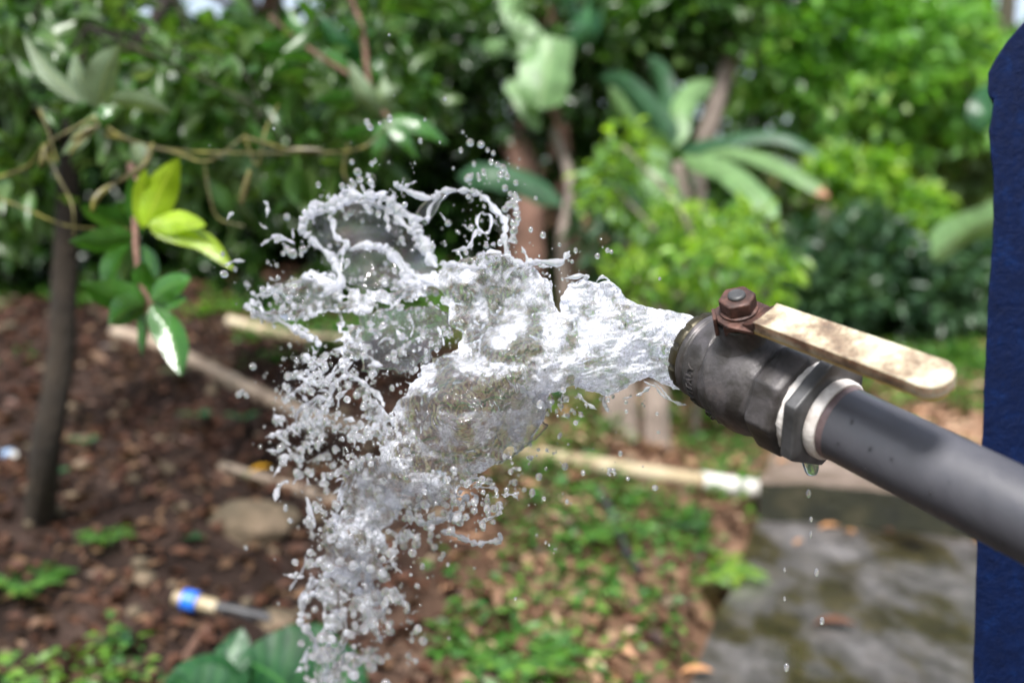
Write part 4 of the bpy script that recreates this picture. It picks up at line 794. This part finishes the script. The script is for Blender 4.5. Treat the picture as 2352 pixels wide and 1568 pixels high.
# raised writing
def wrap_text(txt, size, th0, z0, rad, nm, depth=.0010, flip=1):
    cu = bpy.data.curves.new(nm, 'FONT'); cu.body = txt; cu.size = size; cu.extrude = depth; cu.bevel_depth = .00012; cu.align_x = 'CENTER'; cu.space_character = 1.08
    o = bpy.data.objects.new('t', cu); COL.objects.link(o); bpy.context.view_layer.update(); me = bpy.data.meshes.new_from_object(o); bpy.data.objects.remove(o)
    for v in me.vertices:
        th = th0 + v.co.x / rad; r = rad + v.co.z; v.co = VL(math.cos(th) * r, math.sin(th) * r, z0 + v.co.y) - P1
    ob = link(nm, me, M['iron'], vv, sm=False); return ob
wrap_text('MADE IN ITALY', .0078, R(-106), .0925, .0329, 'raised_lettering')
def wrap_curve(pts, rad, r, nm):
    "pts (angle offset mm, axial mm)"
    mb = MB(P1); P = [VL(math.cos(R(-112) + x / rad) * rad, math.sin(R(-112) + x / rad) * rad, .0735 + y) for x, y in spline(pts, 20)]; mb.tube(P, r, 6); mb.build(nm, M['iron'], vv)
k = .001
wrap_curve([(6 * k, -4 * k), (7 * k, 0), (6 * k, 5 * k), (2 * k, 6 * k), (0, 4 * k)], .0372, .0007, 'raised_emblem')
wrap_curve([(3 * k, -5 * k), (4 * k, -1 * k), (1 * k, 1 * k), (-2 * k, 2 * k), (-3 * k, 5 * k), (-6 * k, 5 * k)], .0372, .0007, 'raised_emblem')
wrap_curve([(-1 * k, -6 * k), (0, -3 * k), (-4 * k, -2 * k), (-6 * k, 0)], .0372, .0007, 'raised_emblem')

# ------------------------------------------------------------------ water
def water_mat(name, air_sky, bscale, bstr, bdist=.0008):
    m = bpy.data.materials.new(name); m.use_nodes = True; nt = m.node_tree; nt.nodes.remove(nt.nodes['Principled BSDF']); out = nt.nodes['Material Output']
    g = N(nt, 'ShaderNodeBsdfGlass', Roughness=.0, IOR=1.333); g.inputs['Color'].default_value = (1, 1, 1, 1)
    n = noise(nt, bscale, 4, .6); b = N(nt, 'ShaderNodeBump', Strength=bstr, Distance=bdist); nt.links.new(n.outputs['Fac'], b.inputs['Height']); nt.links.new(b.outputs[0], g.inputs['Normal'])
    d = nt.nodes.new('ShaderNodeBsdfDiffuse'); d.inputs[0].default_value = (.88, .9, .98, 1); t = nt.nodes.new('ShaderNodeBsdfTranslucent'); t.inputs[0].default_value = (.88, .9, .98, 1)  # white of air bubbles, also painted in for refracted sky with its lavender tint
    nt.links.new(b.outputs[0], d.inputs['Normal'])
    ms = nt.nodes.new('ShaderNodeMixShader'); ms.inputs[0].default_value = .5; nt.links.new(d.outputs[0], ms.inputs[1]); nt.links.new(t.outputs[0], ms.inputs[2])
    fin = nt.nodes.new('ShaderNodeMixShader'); nt.links.new(g.outputs[0], fin.inputs[1]); nt.links.new(ms.outputs[0], fin.inputs[2]); nt.links.new(fin.outputs[0], out.inputs[0])
    if air_sky == 'attr':
        at = nt.nodes.new('ShaderNodeAttribute'); at.attribute_name = 'air_sky'; n2 = noise(nt, 420, 4, .7)
        mr = N(nt, 'ShaderNodeMapRange'); mr.inputs['From Min'].default_value = .38; mr.inputs['From Max'].default_value = .62; mr.inputs['To Min'].default_value = .25; mr.inputs['To Max'].default_value = 1.5; nt.links.new(n2.outputs['Fac'], mr.inputs['Value'])
        mu = nt.nodes.new('ShaderNodeMath'); mu.operation = 'MULTIPLY'; mu.use_clamp = True; nt.links.new(at.outputs['Fac'], mu.inputs[0]); nt.links.new(mr.outputs[0], mu.inputs[1]); nt.links.new(mu.outputs[0], fin.inputs[0])
    else: fin.inputs[0].default_value = air_sky
    return m
M['water'] = water_mat('aerated_water', 'attr', 120, .22, .0012)
M['clear'] = water_mat('clear_water', .03, 120, .03)
M['rim'] = water_mat('frothy_water', .34, 260, .2)
M['drop'] = water_mat('drop_water', .16, 300, .0)  # white share put into the drops for the brightness of refracted sky

CTRL = np.array([(1640, 815, .722), (1400, 780, .722), (1200, 850, .712), (1050, 950, .705), (1130, 650, .80), (900, 550, .88), (620, 690, .90), (800, 900, .82), (950, 1050, .76), (850, 1200, .86), (780, 1400, .93), (740, 1568, 1.0), (1100, 350, .88), (700, 500, .90), (1330, 690, .745), (1200, 1000, .76), (640, 1000, .90)])
def depth_at(x, y):
    x = np.asarray(x, float); y = np.asarray(y, float); d2 = (x[..., None] - CTRL[:, 0]) ** 2 + (y[..., None] - CTRL[:, 1]) ** 2; wt_ = 1 / (d2 + 900) ** 1.5
    return (wt_ * CTRL[:, 2]).sum(-1) / wt_.sum(-1)
def poly_sd(X, Y, P):
    P = np.array(P, float); n = len(P); dmin = np.full(X.shape, 1e9); ins = np.zeros(X.shape, bool)
    for i in range(n):
        x0, y0 = P[i]; x1, y1 = P[(i + 1) % n]; ex, ey = x1 - x0, y1 - y0; t = np.clip(((X - x0) * ex + (Y - y0) * ey) / (ex * ex + ey * ey + 1e-9), 0, 1)
        dmin = np.minimum(dmin, (X - x0 - t * ex) ** 2 + (Y - y0 - t * ey) ** 2)
        c = ((y0 > Y) != (y1 > Y)) & (X < (x1 - x0) * (Y - y0) / (y1 - y0 + 1e-12) + x0); ins ^= c
    d = np.sqrt(dmin); return np.where(ins, d, -d)
def line_sd(X, Y, P, w):
    P = np.array(spline(P, max(8, len(P) * 4))); dm = np.full(X.shape, 1e9)
    for i in range(len(P) - 1):
        (x0, y0), (x1, y1) = P[i, :2], P[i + 1, :2]; ex, ey = x1 - x0, y1 - y0; t = np.clip(((X - x0) * ex + (Y - y0) * ey) / (ex * ex + ey * ey + 1e-9), 0, 1)
        dm = np.minimum(dm, np.hypot(X - x0 - t * ex, Y - y0 - t * ey))
    return w - dm
bulk = [(1660, 760), (1625, 742), (1580, 722), (1530, 710), (1478, 702), (1445, 690), (1425, 665), (1400, 645), (1370, 650), (1340, 642), (1305, 655), (1290, 685), (1288, 722), (1272, 705), (1262, 650), (1235, 622), (1200, 610), (1165, 585), (1125, 572), (1085, 592), (1040, 600), (1000, 612), (985, 640), (1020, 665), (1035, 700), (1030, 735), (1065, 765), (1045, 800), (1000, 820), (960, 850), (935, 900), (905, 950), (885, 1000), (870, 1045), (825, 1050), (790, 1085), (765, 1120), (778, 1160), (742, 1200), (728, 1240), (738, 1290), (705, 1320), (700, 1380), (725, 1420), (742, 1500), (715, 1600), (800, 1600), (790, 1500), (820, 1420), (870, 1370), (900, 1310), (900, 1240), (935, 1175), (1000, 1165), (1060, 1135), (1110, 1090), (1160, 1060), (1215, 1020), (1250, 960), (1262, 905), (1320, 885), (1370, 900), (1400, 908), (1440, 888), (1490, 868), (1530, 885), (1600, 900)]
band = [(563, 700), (595, 668), (660, 650), (715, 625), (760, 640), (800, 655), (870, 665), (930, 650), (985, 632), (1040, 660), (1040, 705), (960, 682), (900, 700), (850, 716), (800, 706), (760, 716), (715, 730), (680, 742), (640, 735), (600, 725)]
strand = [(780, 700), (828, 700), (835, 760), (812, 830), (800, 880), (770, 840), (790, 780)]
lobe = [(935, 1045), (900, 1000), (880, 930), (840, 880), (820, 900), (850, 960), (870, 1010), (890, 1060)]
hole = [[(592, 688), (640, 668), (668, 690), (650, 716), (610, 712)], [(770, 712), (860, 722), (930, 700), (985, 690), (1030, 735), (1000, 800), (930, 850), (880, 840), (835, 830), (838, 760), (790, 735)], [(985, 660), (1010, 655), (1028, 680), (1010, 705), (985, 690)], [(930, 1200), (960, 1180), (985, 1190), (960, 1230)]]
def shell(name, X0, X1, Y0, Y1, S, fn, m_, parent, seed=0):
    "fn(X,Y) -> sd (px, inside>0), thickness scale, depth offset (m), air"
    xs = np.arange(X0, X1, S); ys = np.arange(Y0, Y1, S); X, Y = np.meshgrid(xs, ys); sd, t0, dz, air_sky = fn(X, Y)
    gy, gx = np.gradient(sd, S); g2 = gx * gx + gy * gy + 1e-3; ins = sd > 0
    nb = np.zeros_like(ins); nb[1:, :] |= ins[:-1]; nb[:-1] |= ins[1:]; nb2 = nb | ins; nb[:, 1:] |= nb2[:, :-1]; nb[:, :-1] |= nb2[:, 1:]
    bd = nb & ~ins; mx = -sd * gx / g2; my = -sd * gy / g2; l = np.hypot(mx, my) + 1e-9; q = np.minimum(1, 1.2 * S / l); X = np.where(bd, X + mx * q, X); Y = np.where(bd, Y + my * q, Y)
    D = depth_at(X, Y) + dz; rim = np.minimum(sd, t0); th = np.where(ins, np.sqrt(np.maximum(0, t0 ** 2 - (t0 - np.clip(rim, 0, None)) ** 2)), 0) * D / F_
    use = ins | bd; fi = -np.ones(X.shape, int); fi[use] = np.arange(use.sum()); bi = fi.copy(); nI = ins.sum(); bi[ins] = use.sum() + np.arange(nI)
    Vf = Wn(X[use], Y[use], D[use] - th[use]); Vb = Wn(X[ins], Y[ins], D[ins] + th[ins])
    c = ins[:-1, :-1] | ins[1:, :-1] | ins[:-1, 1:] | ins[1:, 1:]; c &= use[:-1, :-1] & use[1:, :-1] & use[:-1, 1:] & use[1:, 1:]
    def qd(ix, rev):
        f = np.stack([ix[:-1, :-1][c], ix[1:, :-1][c], ix[1:, 1:][c], ix[:-1, 1:][c]], -1); return f[:, ::-1] if rev else f
    V = np.concatenate([Vf, Vb]); org = np.array(parent.location) if parent is not None else np.zeros(3)
    me = mesh_np(name, V - org, np.concatenate([qd(fi, False), qd(bi, True)]))
    at = me.attributes.new('air_sky', 'FLOAT', 'POINT'); av = np.concatenate([air_sky[use], air_sky[ins]]).astype(np.float32); at.data.foreach_set('value', av[:len(me.vertices)])
    return link(name, me, m_, parent)
ws = empty('water_jet', W(1560, 815, .715), 'burst of clear water exploding from the valve mouth', 'water')
def f_bulk(X, Y):
    wob = 7 * fbm(X / 30, Y / 30, 3, 1) + 3 * vnoise(X / 9, Y / 9, 4); far = sst(1250, 900, X) + sst(1000, 1200, Y)
    wob = wob * (.45 + .9 * np.clip(far, 0, 1)); sd = poly_sd(X, Y, bulk) + wob; s2 = poly_sd(X, Y, band) + wob; s3 = poly_sd(X, Y, strand) + wob * 1.2; s4 = poly_sd(X, Y, lobe) + wob
    low = sst(1060, 1300, Y) * (.45 + .5 * sst(1200, 1400, Y) + vnoise(X / 24, Y / 24, 2) + .5 * vnoise(X / 11, Y / 11, 3)) * 34; sd = sd - np.maximum(0, low)
    hol = sst(1330, 1180, X) * (vnoise(X / 36, Y / 30, 5) - .42) * 60; sd = sd - np.maximum(0, hol); s2 = s2 - np.maximum(0, vnoise(X / 20, Y / 16, 1) - .3) * 40
    sd = np.maximum.reduce([sd, s2, s3, s4])
    for h in hole: sd = np.minimum(sd, -poly_sd(X, Y, h) + wob * .7)
    near = sst(1250, 1560, X); t0 = 9 + 42 * near + 3 * fbm(X / 40, Y / 40, 2, 3)
    # flow streaks along the jet (it leaves the mouth leftwards and slightly down)
    u = X * .985 - Y * .17; v = X * .17 + Y * .985; jet = sst(1180, 1330, X)
    st = (fbm(u / 34, v / 9, 3, 2)) * .0016 * jet + (1 - jet) * (fbm(X / 20, Y / 20, 2, 2) * .0032 + .0007 * vnoise(X / 6, Y / 6, 1))
    bowl = np.hypot((X - 1035) / 95, (Y - 950) / 90); ring = np.exp(-((bowl - 1) / .3) ** 2); bw = np.clip(1 - bowl, 0, 1)
    ang = np.arctan2(Y - 950, X - 1035); st = st * (1 - .75 * (bowl < 1)) + bw ** .5 * .0005 * np.sin(bowl * 24 + 7 * fbm(X / 38, Y / 38, 3, 1) + 2 * ang) + .0006 * bw ** .3 * fbm(X / 12, Y / 7, 2, 3)
    dz = st + .010 * fbm(X / 110, Y / 110, 3, 5) + .004 * fbm(X / 38, Y / 38, 2, 0) + .012 * bw - .006 * ring
    air_sky = .24 + .40 * vnoise(X / 40, Y / 40, 1) + .25 * vnoise(X / 12, Y / 12, 2) + .28 * jet + .25 * np.exp(-np.clip(sd, 0, 99) / 7)
    air_sky = air_sky * (1 - .55 * sst(1.15, .6, bowl)) ; air_sky *= 1 - .85 * sst(0, .4, vnoise(X / 42, Y / 36, 3)) * (1 - jet); air_sky = np.clip(air_sky, .05, .85)
    return sd, np.maximum(t0, 4), dz, air_sky
shell('sheet', 540, 1665, 560, 1640, 1.7, f_bulk, M['water'], ws)
mem1 = [(700, 505), (760, 470), (830, 455), (900, 478), (950, 520), (985, 590), (1005, 640), (930, 660), (850, 665), (780, 645), (755, 600), (720, 560)]
mem2 = [(985, 450), (1040, 440), (1010, 470), (990, 500), (975, 520), (955, 490)]
def f_mem(X, Y):
    sd = np.maximum(poly_sd(X, Y, mem1), poly_sd(X, Y, mem2)) + 4 * vnoise(X / 16, Y / 16, 2)
    return sd, np.full(X.shape, 2.2), .006 * fbm(X / 70, Y / 70, 2, 3) + .00012 * fbm(X / 16, Y / 16, 2, 1) + .012, np.zeros(X.shape)
shell('film', 660, 1050, 420, 700, 2.4, f_mem, M['clear'], ws)
def f_mem3(X, Y):
    s = np.maximum(poly_sd(X, Y, [(830, 720), (1000, 700), (1040, 760), (960, 850), (850, 860), (815, 800)]), poly_sd(X, Y, [(1150, 900), (1262, 900), (1250, 1000), (1170, 1050), (1130, 1000)])) + 9 * fbm(X / 22, Y / 22, 2, 4)
    return s, np.full(X.shape, 2.5), .005 * fbm(X / 60, Y / 60, 2, 2) + .0003 * fbm(X / 14, Y / 14, 2, 2) + .004, np.full(X.shape, .1)
shell('film', 780, 1290, 660, 1090, 2.4, f_mem3, M['clear'], ws)
# wandering threads of water with beads
def thread(mb, q, wpx, bead=.45, dj=.004, seed=0):
    r = random.Random(seed); L = sum(math.hypot(q[i + 1][0] - q[i][0], q[i + 1][1] - q[i][1]) for i in range(len(q) - 1)); n = max(8, int(L / 3.2)); P = spline(q, n); ph = r.uniform(0, 6); pts = []; rad = []
    for i, p in enumerate(P):
        x = p[0] + 3 * math.sin(i * .31 + ph) + r.uniform(-.6, .6); y = p[1] + 3 * math.cos(i * .27 + ph) + r.uniform(-.6, .6); d = float(depth_at(x, y)) + dj * math.sin(i * .12 + ph)
        e = min(1, min(i, n - 1 - i) / 3 + .15); pts.append(W(x, y, d)); rad.append(max(.6, 1.3 * wpx * (1 + bead * math.sin(i * .75 + 2 * math.sin(i * .21 + ph)) + .25 * r.uniform(-1, 1)) * e) * d / F_)
    mb.tube(pts, rad, 9)
rings = [([(690, 512), (718, 482), (760, 466), (820, 452), (862, 450), (902, 468), (942, 500), (962, 530), (980, 572), (1002, 612)], 8), ([(700, 500), (760, 480), (830, 462), (900, 490), (950, 540), (975, 590)], 5),
         ([(905, 415), (925, 436), (980, 452), (1010, 446), (1040, 435), (1082, 442), (1122, 462), (1146, 492), (1162, 522), (1158, 562), (1168, 592)], 4.5), ([(1010, 448), (990, 480), (980, 510)], 2.5),
         ([(800, 574), (850, 564), (882, 575), (912, 602), (935, 640), (965, 662)], 6), ([(832, 562), (880, 566), (915, 592), (950, 632), (1000, 650)], 5), ([(690, 512), (712, 548), (752, 580), (775, 612), (778, 650), (742, 684)], 6),
         ([(1160, 582), (1190, 602), (1232, 604), (1282, 600), (1312, 580)], 5), ([(1150, 592), (1110, 610), (1060, 612), (1020, 605)], 5), ([(768, 505), (772, 540), (800, 565), (770, 590)], 4), ([(1106, 490), (1098, 510), (1104, 530), (1122, 534), (1132, 512), (1124, 492), (1106, 490)], 2.2),
         ([(1098, 528), (1080, 560), (1040, 580)], 3), ([(563, 700), (595, 722), (650, 740), (700, 770), (735, 790)], 5), ([(790, 860), (760, 900), (740, 950), (700, 975), (655, 985)], 4), ([(880, 930), (860, 900), (820, 870), (780, 868)], 4), ([(800, 820), (770, 860), (720, 880), (680, 860)], 3.5),
         ([(1010, 1222), (1060, 1232), (1100, 1250), (1140, 1240), (1150, 1225)], 4.5), ([(1100, 1205), (1140, 1180), (1150, 1160)], 2.5), ([(700, 1140), (712, 1170), (722, 1195)], 4), ([(1180, 880), (1220, 905), (1240, 935), (1262, 915)], 5), ([(1480, 872), (1505, 890), (1530, 912), (1575, 930)], 1.6), ([(1500, 876), (1530, 905), (1555, 925), (1580, 932)], 1.3), ([(1340, 890), (1385, 900), (1390, 925), (1395, 945)], 2.6),
         ([(720, 1320), (700, 1370), (690, 1420), (720, 1470), (738, 1520)], 5), ([(870, 1350), (880, 1400), (860, 1440), (880, 1480)], 4), ([(930, 1175), (980, 1200), (1040, 1185), (1075, 1140)], 5), ([(1300, 640), (1340, 630), (1346, 640), (1338, 652)], 3), ([(1372, 650), (1385, 634), (1395, 640), (1390, 655)], 2.5)]
mb = MB(ws.location)
for i, (q, wp) in enumerate(rings): thread(mb, q, wp, seed=i)
# short ligaments flung outward
rg = random.Random(5)
cx, cy_ = 1060, 860
zones = [((700, 560), 120, 90, 16), ((640, 700), 60, 50, 8), ((760, 900), 110, 100, 34), ((680, 1020), 60, 60, 10), ((800, 1130), 90, 80, 16), ((820, 1300), 90, 110, 22), ((770, 1470), 60, 80, 12), ((1040, 1130), 110, 60, 16), ((900, 760), 90, 60, 14), ((1330, 905), 90, 20, 8), ((1200, 620), 90, 20, 8), ((900, 460), 130, 40, 8), ((1120, 600), 90, 25, 6)]
for (zx, zy), sx, sy, n in zones:
    for k in range(n):
        x, y = rg.gauss(zx, sx * .6), rg.gauss(zy, sy * .6); a = math.atan2(y - cy_, x - cx) + rg.gauss(0, .9); l = rg.uniform(14, 55)
        thread(mb, [(x, y), (x + math.cos(a) * l * .5 + rg.uniform(-6, 6), y + math.sin(a) * l * .5 + rg.uniform(-6, 6)), (x + math.cos(a) * l, y + math.sin(a) * l + l * .15)], rg.uniform(1.2, 3.6), .6, seed=rg.randrange(9999))
mb.build('thread', M['rim'], ws, autos=False, kind='stuff')
# drops
def drops(zs, seed):
    r = np.random.default_rng(seed); P = []; Rr = []
    for x, y, sx, sy, n, r0, r1, dd in zs:
        X = r.normal(x, sx, n); Y = r.normal(y, sy, n); 
        # pull part of the drops into strings
        k = r.random(n) < .55; a = np.round(r.random(n) * n / 9) * 2.4; X = np.where(k, x + sx * 1.1 * np.sin(a * 1.7) + r.normal(0, 9, n), X); Y = np.where(k, y + sy * 1.1 * np.cos(a * 2.3) + r.normal(0, 9, n), Y)
        D = depth_at(X, Y) + r.normal(0, dd, n); rad = 1.2 * (r0 * .7 + (r1 * 1.15 - r0) * r.random(n) ** 3.0) * D / F_; P.append(Wn(X, Y, D)); Rr.append(rad)
    return np.concatenate(P), np.concatenate(Rr)
zs = [(690, 620, 70, 60, 70, 1.5, 7, .03), (620, 700, 40, 35, 40, 1.5, 6, .02), (700, 870, 45, 60, 170, 1.5, 7, .03), (780, 930, 70, 70, 420, 1.5, 7, .03), (690, 1010, 45, 50, 160, 1.5, 8, .03), (830, 1040, 60, 50, 220, 1.5, 7, .02),
      (790, 1180, 70, 60, 200, 1.5, 7.5, .03), (830, 1300, 75, 70, 300, 1.2, 9.5, .05), (790, 1440, 60, 70, 240, 1.2, 10, .06), (760, 1540, 45, 40, 110, 2, 9, .04), (880, 1450, 60, 60, 90, 2, 8, .04),
      (1050, 1150, 65, 40, 190, 1.5, 8, .03), (980, 1200, 60, 40, 110, 1.5, 8, .03), (1120, 1120, 60, 50, 60, 1.5, 7, .03), (1330, 925, 65, 22, 70, 1.5, 5.5, .012), (1230, 1000, 60, 45, 60, 1.5, 7, .02), (1300, 1080, 90, 60, 30, 1.5, 6, .03),
      (900, 760, 70, 50, 170, 1.5, 6.5, .03), (860, 680, 90, 35, 120, 1.5, 6, .03), (1000, 560, 120, 60, 90, 1.5, 5.5, .03), (830, 470, 80, 35, 110, 1.5, 6, .03), (1120, 500, 60, 50, 80, 1.5, 6, .02), (1120, 380, 50, 35, 22, 2, 7, .02),
      (1150, 620, 70, 30, 110, 1.5, 5, .02), (1220, 650, 40, 40, 60, 1.5, 5, .02), (950, 320, 90, 60, 12, 1.5, 5, .03), (1000, 780, 40, 30, 70, 1.5, 5, .02), (960, 870, 25, 30, 60, 1.5, 5, .01), (1480, 900, 50, 25, 14, 1, 4, .01), (1370, 590, 60, 60, 8, 1.5, 6, .02), (1000, 900, 260, 330, 120, .8, 3, .05)]
PD, RD = drops(zs, 3)
spec = [(808, 372, 6), (822, 395, 9), (826, 412, 8), (843, 280, 7), (850, 292, 8), (872, 283, 4), (895, 272, 7), (976, 275, 4), (1022, 227, 5), (965, 323, 5), (1058, 345, 5), (1080, 328, 9), (1104, 332, 8), (1120, 345, 5), (1133, 352, 5), (1128, 372, 6), (1142, 378, 7), (1155, 385, 8), (1150, 400, 8), (1165, 405, 7), (1160, 432, 8), (1172, 445, 6), (1178, 460, 7), (1185, 420, 6), (1183, 448, 6), (1170, 470, 9), (1160, 480, 8), (1184, 474, 7), (672, 581, 10), (650, 582, 5), (1515, 640, 3.5), (1372, 588, 6), (1395, 575, 5), (1404, 578, 5), (1322, 575, 5), (1285, 562, 4), (1512, 992, 4), (1290, 602, 4), (540, 618, 5), (566, 652, 6), (572, 655, 4), (548, 905, 8), (556, 900, 6), (566, 908, 6), (1110, 395, 6), (1186, 480, 6), (1190, 502, 7), (1178, 512, 7), (1180, 530, 10), (1178, 548, 8), (1395, 940, 5), (1388, 930, 4), (615, 602, 4), (620, 700, 5), (1240, 770, 4), (860, 1510, 9), (970, 1300, 6), (1145, 1160, 7), (1150, 1235, 6), (1085, 1250, 4), (1012, 1282, 7), (1018, 1272, 6)]
sx_ = np.array(spec); ds = depth_at(sx_[:, 0], sx_[:, 1]) ; PS = Wn(sx_[:, 0], sx_[:, 1], ds); RS = sx_[:, 2] * ds / F_
P_ = np.concatenate([PS, PD]); R_ = np.concatenate([RS, RD]); order = np.argsort(-R_); big = order[:290]; rest = order[290:]
rr_ = np.random.default_rng(2)
variants = []
bmx = bmesh.new(); bmesh.ops.create_icosphere(bmx, subdivisions=3, radius=1); IV3 = np.array([v.co[:] for v in bmx.verts]); IF3 = np.array([[v.index for v in f.verts] for f in bmx.faces]); bmx.free()
for k in range(6):
    q = IV3 * (1 + .10 * fbm(IV3[:, :1] * .9 + k, IV3[:, 1:2] * .9 + IV3[:, 2:] * .7, 2, k)) * np.array([1, rr_.uniform(.85, 1.1), rr_.uniform(.9, 1.35)]); me = mesh_np('water_drop', q, IF3); me.materials.append(M['drop']); smooth(me); variants.append(me)
for i, j in enumerate(big):
    o = bpy.data.objects.new('water_drop', variants[i % 6]); COL.objects.link(o); o.location = P_[j]; s = float(R_[j]); o.scale = (s, s, s); o.rotation_euler = (rr_.uniform(0, 6), rr_.uniform(0, 6), 0)
    q = P_[j] - np.array([0, 0, CAMZ]); dz = q[1] * CP - q[2] * SP; gx = 1176 + F_ * q[0] / dz; gy = 784 - F_ * (q[1] * SP + q[2] * CP) / dz
    zone = ('above the crest of the splash', 'above the splash crest') if gy < 560 else (('at the left tip of the splash band', 'left tip of the splash') if gx < 720 and gy < 780 else (('beneath the jet between splash and valve', 'beneath the jet') if gx > 1180 else
            (('in the left hand spray across the old pipe', 'spray across the old pipe') if gx < 880 and gy < 1100 else (('inside the middle of the burst', 'middle of the burst') if gy < 1040 else (('right of the falling water column', 'right of the falling water') if gx > 940 else (('in the falling column above the taro leaves', 'falling water column') if gy > 1350 else ('high in the falling water column', 'top of the falling column')))))))
    tag(o, 'clear water drop ' + zone[0], 'water drop', 'drops ' + zone[1])
V, Fa = blobs_np(P_[rest], np.stack([R_[rest], R_[rest], R_[rest] * rr_.uniform(.9, 1.4, len(rest))], -1), IV2, IF2, rr_, .05)
tag(link('water_spray', mesh_np('water_spray', V, Fa), M['drop']), 'fine spray of small drops around the burst', 'spray', kind='stuff')
# the drip under the valve and its falling drops
dd = .655
o = MB(W(1862, 1060, dd)); k = dd / F_
o.tube([W(1858, 1035, dd), W(1860, 1050, dd), W(1862, 1065, dd), W(1864, 1080, dd), W(1865, 1090, dd), W(1865, 1093, dd)], [26 * k, 23 * k, 19 * k, 16 * k, 11 * k, 1.5 * k], 16)
tag(o.build('hanging_drop', M['drop'], autos=False), 'water drop hanging below the valve hex', 'water drop')
for i, (x, y, s, d) in enumerate([(1857, 1133, 8, .655), (1863, 1192, 6, .655), (1862, 1228, 5, .655), (1876, 1314, 8, .655), (1802, 1308, 4, .66), (1802, 1375, 4.5, .66), (1806, 1532, 8, .66), (1888, 1425, 8, .66)]):
    o = bpy.data.objects.new('falling_drop', variants[i % 6]); COL.objects.link(o); o.location = W(x, y, d); q = s * d / F_; o.scale = (q * .7, q * .7, q * 1.3)
    tag(o, ['uppermost drop falling below the valve hex', 'second drop falling below the valve hex', 'faint third drop falling below the valve hex', 'drop falling in front of the slab centre', 'small drop falling left of the slab centre drop', 'small drop falling lower left over the slab', 'lowest falling drop at the bottom over the slab', 'falling drop beside the long tan leaf'][i], 'water drop')
